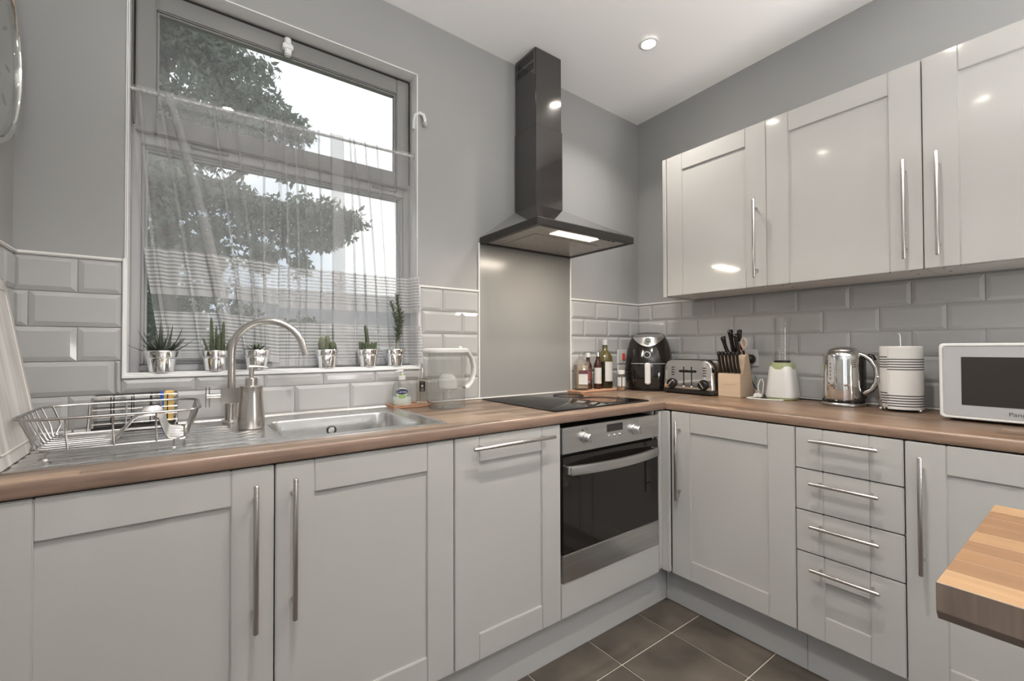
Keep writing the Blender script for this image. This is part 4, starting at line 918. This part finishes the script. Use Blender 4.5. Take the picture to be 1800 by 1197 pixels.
# body leans back at the front towards the sloped silver top
ZR = [(.100, .100, .004), (.112, .112, .012), (.128, .126, .055), (.133, .131, .110), (.130, .127, .170), (.121, .114, .225), (.108, .098, .270), (.096, .086, .298)]
def fry_top(x, y): return .298-.0*y
lo = [ell(a, c_, z, 0, .006*i) for i, (a, c_, z) in enumerate(ZR)]
b = MB(); b.loft(lo+[[(x, y, z+.004+(y-.04)*.28) for x, y, z in ell(.092, .082, .302, 0, .046)], [(x, y, z+(y-.04)*.30) for x, y, z in ell(.080, .070, .310, 0, .046)], [(x, y, z+(y-.04)*.30) for x, y, z in ell(.03, .03, .312, 0, .046)]]); b.part('body', 'black_gloss', t, 50)
# silver crescent top panel
def surf(x, s):  # front surface point: s from 0 (top edge) down
    return None
pts = []
cres = []
N = 24
for i in range(N+1):
    x = -.084+.168*i/N; q = x/.084; dz = .052*(1-q*q)                      # depth of crescent below the top line
    cres.append((x, dz))
def front_y(x, z):                                                          # y of body front at height z
    for (a0, c0, z0), (a1, c1, z1), i in zip(ZR, ZR[1:], range(9)):
        if z0 <= z <= z1:
            k = (z-z0)/(z1-z0); a, c_, dy = a0+(a1-a0)*k, c0+(c1-c0)*k, .006*(i+k); break
    else: a, c_, dy = ZR[-1][0], ZR[-1][1], .006*7
    u = min(.999, abs(x)/a); return dy-c_*(1-u**(1/.43))**.43 if u < 1 else dy
rows = []
for k in range(6):
    s = k/5; rows.append([(x, front_y(x, .298-dz*s)-.0025, .298-dz*s) for x, dz in cres])
b = MB(); b.loft(rows, False, False, closed=False)
b.loft([[(x, front_y(x, .298)-.0025, .298) for x, dz in cres], [(x*.98, .0+.25*front_y(x, .298), .3095) for x, dz in cres], [(x*.9, .055, .3185) for x, dz in cres]], False, False, closed=False)
b.part('top_panel', 'steel', t, 60)
MB().tube([(x, front_y(x, .298-dz)-.003, .298-dz) for x, dz in cres], .0017, 6).part('panel_trim', 'chrome', t)
def disc(t, name, x, z, r, y0, y1, m, tilt=0):
    o = MB().tube([(0, 0, 0), (0, y1-y0, 0)], [r, r*.94], 28).part(name, m, t); o.location = (x, y0, z); o.rotation_euler = (tilt, 0, 0); return o
yk = front_y(0, .270); disc(t, 'timer_knob', -.002, .272, .021, yk+.004, yk-.012, 'chrome', -.55); disc(t, 'timer_cap', -.002, .280, .014, yk-.006, yk-.015, 'black_plastic', -.55)
yk = front_y(0, .200); disc(t, 'dial_ring', -.004, .200, .020, yk+.004, yk-.008, 'chrome', -.12); disc(t, 'dial', -.004, .2005, .0155, yk, yk-.011, 'black_plastic', -.12)
# drawer with front, and handle
rows = []
for z in (.020, .06, .11, .150): rows.append([(x, front_y(x, z)-.004, z) for x in [-.082+.164*i/16 for i in range(17)]])
d = MB(); d.loft(rows, False, False, closed=False); dr = d.part('drawer_front', 'oven_glass', t, 60)
for z in (.1525,): MB().tube([(x, front_y(x, z)-.003, z) for x in [-.09+.18*i/16 for i in range(17)]], .0014, 6).part('drawer_seam', 'grey_plastic', t)
yk = front_y(0, .11); MB().box(-.0145, .0145, yk-.026, yk-.012, .040, .158, .006, 3).part('handle', 'white_plastic', dr, label='white drawer handle')
b = MB(); b.box(-.008, .008, yk-.014, yk+.002, .050, .062); b.box(-.008, .008, yk-.014, yk+.002, .136, .148); b.part('handle_mount', 'black_plastic', dr)
MB().loft([ell(.102, .100, .0003), ell(.104, .102, .006)]).part('foot_ring', 'dark_rubber', t)

# ================================================================ TOASTER
t = thing('toaster', 'shiny chrome four-slice toaster with two black dials', 'toaster', (-.135, -.470, ZT), RZ)
W2, D2 = .132, .095
def arch(y, ins=0, h=.176, zb=.026): # front outline of the chrome shell
    w_ = W2-ins; h -= ins; pts = [(-w_-.004, y, zb), (-w_, y, h-.050)]
    for i in range(1, 9): a = PI-PI/2*i/8; pts.append((-w_+.048+.048*math.cos(a), y, h-.048+.048*math.sin(a)))
    for i in range(0, 8): a = PI/2-PI/2*i/8; pts.append((w_-.048+.048*math.cos(a), y, h-.048+.048*math.sin(a)))
    pts += [(w_, y, h-.050), (w_+.004, y, zb)]; return pts
b = MB(); b.loft([arch(-D2, .004), arch(-D2-.0, .0035), arch(-D2+.004, 0), arch(D2-.004, 0), arch(D2, .004)]); b.part('shell', 'chrome', t, 40)
b = MB(); b.loft([arch(-D2+.030, -.003, zb=.0262), arch(-D2+.044, -.003, zb=.0262)]); b.part('side_band', 'black_gloss', t, 40)
b = MB(); b.loft([[(x, y, z) for x, y in rrect(-W2-.010+i, W2+.010-i, -D2-.008+i, D2+.006-i, .016, 4)] for z, i in ((.004, .004), (.007, 0), (.024, 0), (.028, .004))]); b.part('base', 'black_plastic', t)
for x in (-.115, .115):
    for y in (-.08, .08): MB().cyl((x, y, .0002), (x, y, .006), .011).part('foot', 'dark_rubber', t)
for x in (-.062, .062):
    for y in (-.045, .035): MB().box(x-.055 if x < 0 else x-.055, x+.055, y-.012, y+.012, .1752, .1772, .001, 1).part('slot', 'dark_gap', t)
YF = -D2-.0005
for x in (-.018, .026):
    MB().box(x-.0032, x+.0032, YF-.0012, YF+.001, .038, .142, .001, 1).part('lever_slot', 'dark_gap', t)
    MB().cyl((x, YF-.001, .040), (x, YF-.003, .040), .0045, n=12).part('slot_stop', 'white_plastic', t)
    MB().box(x-.024, x+.024, YF-.016, YF-.002, .112, .124, .005, 3).part('lever', 'black_gloss', t)
for x in (-.085, .090):
    d = MB().tube([(x, YF, .052), (x, YF-.003, .052), (x, YF-.004, .052), (x, YF-.018, .052), (x, YF-.020, .052)], [.0265, .0265, .0225, .0215, .019], 30).part('dial', 'black_gloss', t)
    o = MB().box(-.003, .003, -.0265, -.0012, -.020, .020, .002).part('dial_grip', 'chrome', d); o.location = (x, YF, .052); o.rotation_euler = (0, .7 if x < 0 else -.6, 0)
    for z in (.098, .111, .124, .137):
        MB().tube([(x+.006-.008, YF-.0005, z), (x+.006-.002, YF-.002, z), (x+.006+.008, YF-.0005, z)], [.0022, .0035, .0022], 10).part('button', 'black_plastic', t)

# ================================================================ KNIFE BLOCK
t = thing('knife_block', 'beech wood knife block holding the black-handled knives', 'knife block', (-.115, -.668, ZT), RZ)
prof = [(-.078, .0004), (-.078, .112), (-.048, .118), (-.030, .196), (.006, .216), (.066, .0004)]
o = MB().prism(prof, 'x', -.054, .054).part('block', 'beech', t); bm_ = bmesh.new(); bm_.from_mesh(o.data); bmesh.ops.bevel(bm_, geom=list(bm_.edges), offset=.0018, segments=2, affect='EDGES'); bm_.to_mesh(o.data); bm_.free()
o.data.materials.append(M['beech_side'])
for p in o.data.polygons:
    p.use_smooth = False
    if abs(p.normal.x) > .9: p.material_index = 1
text('Farberware', .014, 'beech_side', t, face_neg_y(0, -.0783, .060))
TILT = .24
def knife(label, x, y, z, L_, r, tilt=TILT, grp='knives in the block', yaw=0):
    # world object: top-level thing stuck in the block
    k = thing('kitchen_knife', label, 'knife', (-.115+y, -.668-x, ZT+z), RZ, grp); k.rotation_euler = (tilt, 0, RZ+yaw)
    MB().box(-.0008, .0008, -r*.9, r*.9, -.035, .002).part('blade', 'chrome', k)
    b = MB(); prof_ = [(0, .85), (.10, .95), (.3, .8), (.6, .8), (.82, .95), (.93, 1.15), (.985, .95), (1, .5)]
    b.loft([[(r*.8*w_*math.cos(a), r*w_*math.sin(a)-.004*math.sin(s*PI), L_*s) for a in [2*PI*i/14 for i in range(14)]] for s, w_ in prof_]); hd = b.part('handle', 'black_gloss', k, 60)
    MB().lathe([(r*.62, -.001), (r*.7, .003), (r*.6, .004)], n=14).part('bolster', 'chrome', hd)
    for s in (.93,): MB().sphere((0, -r*.75, L_*s), r*.42, u=10, v=6).part('rivet', 'chrome', hd)
nm_ = ['first', 'second', 'third', 'fourth', 'fifth', 'sixth']
for i in range(6): knife('black-handled steak knife, %s from the left in the front row of the block' % nm_[i], -.044+.0176*i, -.062, .116, .108, .0092)
knife('short black-handled knife leaning out at the back left of the block', -.030, -.018, .206, .095, .0118, .34, yaw=-.45)
knife('tallest black-handled knife at the back left of the block', -.008, -.006, .210, .122, .0135, .24, yaw=-.2)
knife('black-handled knife at the back middle of the block, left of the scissors', .018, -.016, .206, .104, .0135, .20, yaw=-.12)
knife('black-handled knife at the very back of the block behind the scissors', .024, .002, .213, .116, .0125, .16, yaw=-.05)
t = thing('kitchen_scissors', 'orange and grey handled kitchen scissors in the knife block', 'scissors', (-.128, -.668-.040, ZT+.206), RZ); t.rotation_euler = (.20, 0, RZ)
MB().box(-.008, .008, -.001, .001, -.05, .020, .0005, 1).part('blades', 'chrome', t)
for s_, c_z in ((-1, .036), (1, .056)):
    ring = [(s_*.010+.012*math.cos(a), -.004*s_, c_z+.024*math.sin(a)) for a in [2*PI*i/24 for i in range(24)]]
    g_ = MB().tube(ring, .0050, 10, True).part('handle_ring', 'grey_grip', t); MB().tube([(s_*.010+.0085*math.cos(a), -.004*s_, c_z+.0195*math.sin(a)) for a in [2*PI*i/24 for i in range(24)]], .0030, 8, True).part('ring_lining', 'orange_grip', g_)

# ================================================================ BLENDER
t = thing('blender', 'white and green personal blender with a tall clear beaker', 'blender', (-.098, -.868, ZT), RZ)
def octa(r, z, k=.55): return [(x*r, y*r, z) for x, y in rrect(-1, 1, -1, 1, k, 5)]
b = MB(); b.loft([octa(.059, .012), octa(.060, .018), octa(.050, .120), octa(.046, .150), octa(.040, .160)]); b.part('motor_base', 'white_plastic', t, 40)
b = MB(); b.loft([octa(.0475, .140, .8), octa(.0485, .150, .8), octa(.046, .168, .9), octa(.038, .171, .95)]); b.part('collar', 'green_plastic', t, 40)
b = MB(); b.loft([[(-.056, -.020, .03), (-.0615, -.018, .03), (-.0615, .040, .03), (-.050, .052, .03)], [(-.046, -.020, .15), (-.050, -.018, .15), (-.050, .034, .15), (-.040, .042, .15)]]); b.part('side_stripe', 'green_plastic', t)
MB().loft([octa(.052, .0003), octa(.056, .004), octa(.057, .012)]).part('foot', 'green_plastic', t)
MB().lathe([(.034, .168), (.034, .178), (.030, .180), (0, .180)], n=28).part('blade_seat', 'black_plastic', t)
MB().lathe([(.0295, .178), (.0295, .20), (.031, .300), (.033, .366), (.035, .371), (.035, .376)], n=32, cap1=False).part('beaker', 'clear_glass', t, 50)
b = MB()
for i in range(9): b.box(.006, .018-.004*(i % 2), -.0316, -.0310, .215+.013*i, .2165+.013*i)
o = b.part('scale_marks', 'grey_plastic', t); o['kind'] = 'stuff'
t = thing('white_lead', 'white plug and coiled lead lying beside the blender', 'plug', (-.130, -.775, ZT))
MB().box(-.016, .016, -.018, .018, .001, .024, .006, 3).part('plug_body', 'white_plastic', t)
for p in ((-.008, .006), (.008, .006), (0, -.006)): MB().box(p[0]-.002, p[0]+.002, p[1]-.003, p[1]+.003, .024, .040).part('pin', 'chrome', t)
MB().tube([(0, -.018, .012), (-.02, .010, .006), (-.050, .030, .0035), (-.072, .010, .0035), (-.070, -.030, .0035), (-.062, -.075, .0035), (-.050, -.110, .0035), (-.040, -.125, .0038)], .0028, 8).part('lead', 'white_plastic', t)
MB().tube([(.004, .0, .022), (.006, .003, .060), (.010, -.004, .086), (.012, -.012, .090), (.014, -.018, .070), (.012, -.016, .035), (.012, -.010, .0035)], .0028, 8).part('lead_loop', 'white_plastic', t)

# ================================================================ KETTLE
t = thing('kettle', 'polished stainless steel electric kettle with curved black handle', 'kettle', (-.118, -1.106, ZT), RZ)
MB().lathe([(.070, .0004), (.0735, .003), (.0735, .010), (.071, .013)], n=44).part('power_base', 'steel', t); MB().lathe([(.0705, .013), (.072, .015), (.072, .023), (.0695, .026)], n=44).part('base_ring', 'black_gloss', t)
MB().lathe([(.0675, .026), (.0685, .030), (.0675, .100), (.0650, .180), (.0630, .205), (.0575, .219), (.050, .2245), (.048, .2245)], n=48).part('body', 'chrome', t, 40)
l_ = MB().lathe([(.0485, .2245), (.050, .2255), (.049, .229), (.040, .236), (.022, .242), (0, .244)], n=40).part('lid', 'steel', t, 40)
# water window on the left front, wrapped on the body
b = MB(); rows = []
zs = [.092+.105*i/14 for i in range(15)]
for z in zs:
    e_ = min(1, math.sqrt(max(0, 1-((abs(z-.1445)-.0405)/.0125)**2)) if abs(z-.1445) > .0405 else 1); hw = max(.012, .20*e_)
    rz_ = .0676+(.0650-.0676)*(z-.1)/.08+.0009; rows.append([(rz_*math.cos(a), rz_*math.sin(a), z) for a in [-PI/2-.36+hw*s for s in (-1, -.5, 0, .5, 1)]])
b.loft(rows, False, False, closed=False); ww = b.part('water_window', 'gauge', t, 60, 'grey oval water gauge')
for i in range(5):
    z = .112+.015*i; a = -PI/2-.36; MB().box(-.0012, .0012, -.0012, .0004, -.0028, .0028).part('gauge_mark', 'ink', ww); o = bpy.data.objects[[q.name for q in ww.children][-1]]; o.location = (.0685*math.cos(a), .0685*math.sin(a), z); o.rotation_euler = (0, 0, -.36)
b = MB(); b.box(.046, .0745, -.018, .018, .026, .206, .006); b.part('handle_mount', 'black_gloss', t)
hp = [(.050, 0, .214), (.074, 0, .206), (.095, 0, .188), (.110, 0, .160), (.114, 0, .128), (.108, 0, .096), (.094, 0, .070), (.070, 0, .056)]
lo = []
for i, p in enumerate(hp):
    q = Vector(hp[min(i+1, 7)])-Vector(hp[max(i-1, 0)]); q.normalize(); nn = Vector((q.z, 0, -q.x)); P_ = Vector(p); wd, tk = .015, .0105
    lo.append([P_+nn*tk*math.cos(a)+Vector((0, wd*math.sin(a), 0)) for a in [2*PI*k/14 for k in range(14)]])
hh = MB().loft(lo).part('handle', 'chrome', t, 60); 
b = MB(); b.tube([(.083, 0, .205), (.094, 0, .202), (.104, 0, .186)], [.009, .012, .009], 12); b.part('switch', 'black_gloss', hh)

# ================================================================ PAPER TOWEL
t = thing('paper_towel_holder', 'chrome wire kitchen-roll stand with ball feet and side arm', 'roll holder', (-.140, -1.294, ZT), RZ)
MB().tube([(.058*math.cos(2*PI*i/28), .058*math.sin(2*PI*i/28), .013) for i in range(28)], .0025, 8, True).part('base_ring', 'chrome', t)
MB().cyl((-.058, 0, .013), (.058, 0, .013), .0022).part('base_bar', 'chrome', t); MB().cyl((0, -.058, .0132), (0, .058, .0132), .0022).part('base_bar', 'chrome', t)
for a in (-2.45, -.45, .7, 2.5):
    MB().sphere((.066*math.cos(a), .066*math.sin(a), .0067), .0066, u=12, v=8).part('ball_foot', 'chrome', t)
MB().tube([(0, 0, .014), (0, 0, .26), (-.001, 0, .285), (-.004, 0, .293), (-.008, 0, .290)], .0025, 8).part('centre_rod', 'chrome', t)
ar = MB().tube([(-.036, -.060, .010), (-.039, -.068, .016), (-.042, -.074, .030), (-.050, -.076, .125)], .0022, 8).part('side_arm', 'chrome', t); MB().sphere((-.050, -.076, .128), .0052, u=12, v=8).part('ball', 'chrome', ar)
t = thing('paper_towel_roll', 'white kitchen roll printed with thin black stripes', 'paper roll', (-.140, -1.294, ZT+.0158), RZ)
MB().lathe([(.020, 0), (.0605, 0), (.0618, .002), (.0618, .226), (.0605, .228), (.020, .228), (.020, 0)], n=48, cap0=False, cap1=False).part('roll', 'paper', t, 40)
pt = [(.064*math.cos(a), .064*math.sin(a)) for a in [PI*.30+i*(-PI*.98)/16 for i in range(17)]][::-1]
sheet = [(.0640*math.cos(a), .0640*math.sin(a)) for a in [.9-.175*i for i in range(17)]]
lx_, ly_ = sheet[-1]; sheet += [(lx_-.004, ly_-.006)]
b = MB(); b.loft([[(x, y, z) for x, y in sheet]+[(x*.985, y*.985, z) for x, y in sheet[::-1]] for z in (-.006, .222)]); ls = b.part('loose_sheet', 'paper', t, 40)
def stripe(par, z, loop): 
    b = MB(); b.loft([[(x, y, z-.0018) for x, y in loop], [(x, y, z+.0018) for x, y in loop]], False, False, closed=False); b.part('stripe', 'ink', par, 60)
full = [(.06205*math.cos(a), .06205*math.sin(a)) for a in [-PI*.98+i*PI*.55/14 for i in range(15)]]
for z in (.185, .1755, .166, .1565, .147, .050, .0405, .031, .0215, .012):
    stripe(t, z+.002, full); stripe(ls, z-.006, [(x*1.004, y*1.004) for x, y in sheet])

# ================================================================ MICROWAVE
t = thing('microwave', 'white microwave oven with dark window at the right end of the worktop', 'microwave', (-.010, -1.655, ZT), RZ)
mw0, mw1, mf = -.228, .228, -.300
MB().box(mw0+.004, mw1-.004, mf+.022, -.006, .012, .248, .006).part('casing', 'white_plastic', t)
b = MB(); b.loft([[(x, y, z) for x, z in rrect(mw0+i, mw1-i, .008+i, .252-i, .012, 5)] for y, i in ((mf+.022, 0), (mf+.004, 0), (mf, .003), (mf, .008), (mf+.004, .0095))], True, True); b.part('front_frame', 'white_plastic', t, 40)
b = MB(); b.loft([[(x, y, z) for x, z in rrect(mw0+.0105, .120, .0185, .2415, .006, 4)] for y in (mf+.0035, mf+.0015)]); d = b.part('door', 'mw_front', t, 40)
MB().box(mw0+.052, .085, mf+.0008, mf+.0016, .054, .208).part('door_window', 'mw_window', d, label='dark viewing window')
text('Panasonic', .0165, 'ink', d, face_neg_y(mw0+.152, mf+.0012, .034, 1.15), align='LEFT')
cp = MB().box(.124, mw1-.0105, mf+.0012, mf+.0036, .0185, .2415, .001, 1).part('control_panel', 'mw_front', t); MB().box(.135, mw1-.022, mf+.0005, mf+.0013, .195, .225).part('display', 'screen', cp)
for z in (.150, .085): MB().tube([(.171, mf+.002, z), (.171, mf-.014, z)], [.022, .020], 26).part('dial', 'white_plastic', cp)
for x in (mw0+.03, mw1-.03):
    for y in (mf+.05, -.05): MB().cyl((x, y, .0003), (x, y, .0125), .012).part('foot', 'dark_rubber', t)
# ================================================================ OUTSIDE
import numpy as np
rng = np.random.default_rng(3)
struct(MB().box(-40, 40, .5, 60, -1.05, -1.0).part('ground', 'grass'), 'green lawn outside the window', 'ground')
def foliage(name, m, parent, blobs, n, size, O, clump=0):
    """leaves scattered through the given ellipsoids (cx,cy,cz,rx,ry,rz); one joined mesh of small folded leaves"""
    if clump:
        sub = []
        for bl in blobs:
            for k in range(clump):
                d = rng.normal(size=3); d /= np.linalg.norm(d); q = np.array(bl[:3])+d*np.array(bl[3:6])*rng.uniform(.2, .95); r_ = rng.uniform(.24, .40)
                sub.append((*q, bl[3]*r_, bl[4]*r_, bl[5]*r_*.8))
        blobs = sub
    vol = np.array([b[3]*b[5] for b in blobs]); cnt = (n*vol/vol.sum()).astype(int); P = []
    for bl, c in zip(blobs, cnt):
        d = rng.normal(size=(c, 3)); d /= np.linalg.norm(d, axis=1)[:, None]; r = rng.uniform(.25, 1, c)**.5
        P.append(np.array(bl[:3])+d*r[:, None]*np.array(bl[3:6]))
    P = np.concatenate(P)-np.array(O); N = len(P); L = size*rng.uniform(.6, 1.25, N)[:, None]
    a = rng.normal(size=(N, 3)); a[:, 2] -= .5; a /= np.linalg.norm(a, axis=1)[:, None]
    h = rng.normal(size=(N, 3)); s = np.cross(a, h); s /= np.linalg.norm(s, axis=1)[:, None]; nn = np.cross(s, a)
    v = np.stack([P, P+a*L*.45+s*L*.22+nn*L*.08, P+a*L, P+a*L*.45-s*L*.22+nn*L*.08], 1).reshape(-1, 3)
    i = np.arange(N)*4; f = np.stack([np.stack([i, i+1, i+2], 1), np.stack([i, i+2, i+3], 1)], 1).reshape(-1)
    me = bpy.data.meshes.new(name); me.vertices.add(len(v)); me.vertices.foreach_set('co', v.ravel()); me.loops.add(len(f)); me.loops.foreach_set('vertex_index', f)
    me.polygons.add(N*2); me.polygons.foreach_set('loop_start', np.arange(N*2)*3); me.polygons.foreach_set('loop_total', np.full(N*2, 3)); me.update(calc_edges=True)
    o = put(name, me, m, parent); o['kind'] = 'stuff'; return o
TO = (-2.6, 5.6, -1.0)
t = thing('garden_tree', 'tall leafy broad tree filling the left of the window view', 'tree', TO)
def br(pts, r): MB().tube([Vector(p)-Vector(TO) for p in pts], r, 10).part('branch', 'bark', t)
MB().tube([Vector(p)-Vector(TO) for p in ((-2.6, 5.6, -1), (-2.62, 5.62, .6), (-2.55, 5.6, 2.0), (-2.5, 5.6, 3.2), (-2.6, 5.65, 4.6), (-2.5, 5.6, 6.2))], [.20, .17, .15, .12, .09, .04], 12).part('trunk', 'bark', t)
br([(-2.55, 5.6, 2.2), (-1.9, 5.45, 2.75), (-1.2, 5.35, 3.0), (-.4, 5.25, 3.05)], [.07, .055, .04, .012])
br([(-2.5, 5.6, 2.9), (-1.8, 5.4, 3.5), (-1.2, 5.3, 4.1), (-.9, 5.2, 4.5)], [.07, .05, .035, .012])
br([(-2.55, 5.6, 1.9), (-3.2, 5.5, 2.7), (-3.8, 5.3, 3.3)], [.07, .05, .015])
br([(-2.5, 5.6, 3.4), (-2.1, 5.5, 4.3), (-1.8, 5.3, 5.1)], [.06, .045, .012])
blobs = [(-2.6, 5.4, 5.3, .95, .8, .75), (-1.95, 5.2, 4.9, .7, .6, .62), (-1.45, 5.1, 4.5, .45, .5, .45), (-1.05, 5.1, 4.25, .30, .4, .28), (-2.3, 5.3, 4.2, .9, .7, .6), (-2.9, 5.4, 4.2, .8, .7, .8), (-1.5, 5.2, 3.85, .55, .5, .35), (-.95, 5.1, 3.75, .34, .4, .2),
         (-2.75, 5.3, 3.2, .8, .7, .6), (-2.0, 5.2, 3.15, .75, .6, .45), (-1.35, 5.2, 2.95, .6, .5, .38), (-.8, 5.1, 3.05, .55, .5, .36), (-.30, 5.1, 3.08, .36, .4, .28), (-.65, 5.1, 2.72, .38, .4, .16), (-1.5, 5.2, 2.45, .35, .5, .35), (-2.2, 5.3, 2.45, .55, .5, .4), (-2.9, 5.4, 2.3, .5, .5, .5), (-3.6, 5.4, 3.2, .8, .7, 1.0), (-3.6, 5.4, 5.0, .9, .8, .9), (-1.0, 5.1, 2.35, .20, .3, .16), (-4.2, 5.5, 4.0, .8, .7, 1.2), (-2.7, 5.4, 6.3, 1.0, .8, .6)]
foliage('leaves', 'tree_leaf', t, blobs, 52000, .115, TO, 22)
def bush(label, c, blobs, n, size, m='hedge_leaf'):
    t = thing('garden_bush', label, 'bush', (c[0], c[1], -1.0), 0, 'bushes in the garden')
    MB().tube([(0, 0, 0), (.03, .0, .5), (0, .02, 1.1)], [.05, .04, .02], 8).part('stem', 'bark', t)
    foliage('leaves', m, t, [(c[0]+b_[0], c[1]+b_[1], b_[2], b_[3], b_[4], b_[5]) for b_ in blobs], n, size, (c[0], c[1], -1.0)); return t
bush('dark green bush rising beside the left edge of the window pane', (-2.72, 2.6), [(-.12, 0, .6, .48, .4, .8), (-.06, 0, 1.5, .34, .3, .7), (-.08, 0, 2.1, .28, .3, .5)], 5200, .085)
bush('tall shrub seen through the left curtain panel below the tree', (-2.2, 7.2), [(-.4, 0, .6, 1.0, .6, 1.5), (.3, .2, 1.4, .8, .6, 1.0), (-.9, .2, 1.7, .8, .6, 1.0), (.75, .1, .7, .7, .5, 1.1), (-.2, 0, 2.3, .6, .5, .6)], 12000, .12, 'tree_leaf')
bush('low green bush just outside below the left of the pane', (-1.75, 3.6), [(0, 0, .1, .7, .5, .80), (-.5, .1, 0, .6, .5, .8)], 3200, .10)
bush('low green bush outside behind the tap spout', (-.55, 4.4), [(0, 0, .05, .8, .5, .75), (.6, .1, 0, .7, .5, .7)], 3200, .11)
bush('rounded bush in front of the neighbouring roof', (-.2, 9.0), [(0, 0, 1.0, .9, .6, .9), (.5, 0, .5, .8, .6, .9)], 3600, .17)
# neighbouring house
t = thing('neighbour_house', 'low brick house with grey pitched roof beyond the garden', 'house', (3.2, 15, -1.0))
MB().box(-3.6, 5.0, 0, 6, 0, 2.75).part('wall', 'brick_far', t)
b = MB(); b.loft([[(-3.9, -.35, 2.7), (-3.9, 3.0, 4.55), (-3.9, 6.3, 2.7)], [(5.3, -.35, 2.7), (5.3, 3.0, 4.55), (5.3, 6.3, 2.7)]]); b.part('roof', 'roof_far', t, 20)
for x in (-2.3, .2, 2.6):
    f_ = MB().box(x, x+1.3, -.05, .05, .9, 2.2, .01, 1).part('window', 'white_paint', t)
    for q in (0, 1): MB().box(x+.08+q*.6, x+.62+q*.6, -.06, -.045, .98, 2.12).part('pane', 'mw_window', f_)
t = thing('neighbour_house', 'taller grey house with hipped roof far left beyond the tree', 'house', (-5.4, 24, -1.0))
MB().box(-3.0, 2.6, 0, 6, 0, 3.4).part('wall', 'roof_far', t); b = MB(); b.loft([[(-3.2, -.3, 3.3), (2.8, -.3, 3.3), (2.8, 6.3, 3.3), (-3.2, 6.3, 3.3)], [(-.6, 2.9, 5.3), (.4, 2.9, 5.3), (.4, 3.1, 5.3), (-.6, 3.1, 5.3)]]); b.part('roof', 'roof_far', t, 20)
for x in (-2.2, .6):
    f_ = MB().box(x, x+1.2, -.05, .05, 1.5, 2.7, .01, 1).part('window', 'white_paint', t); MB().box(x+.08, x+1.12, -.06, -.045, 1.58, 2.62).part('pane', 'mw_window', f_)
t = thing('garden_fence', 'weathered timber board fence at the end of the garden', 'fence', (0, 8.0, -1.0))
fb = MB().box(-.072, .072, -.01, .01, 0, 1.75, .004, 1).mesh('fence_board')
for i in range(74): put('fence_board', fb, 'fence_wood', t, loc=(-5.4+.150*i, random.uniform(-.006, .006), random.uniform(-.01, .01)))
for i in range(7): MB().box(-5.4+1.8*i-.05, -5.4+1.8*i+.05, .012, .10, 0, 1.85, .006, 1).part('post', 'fence_wood', t)
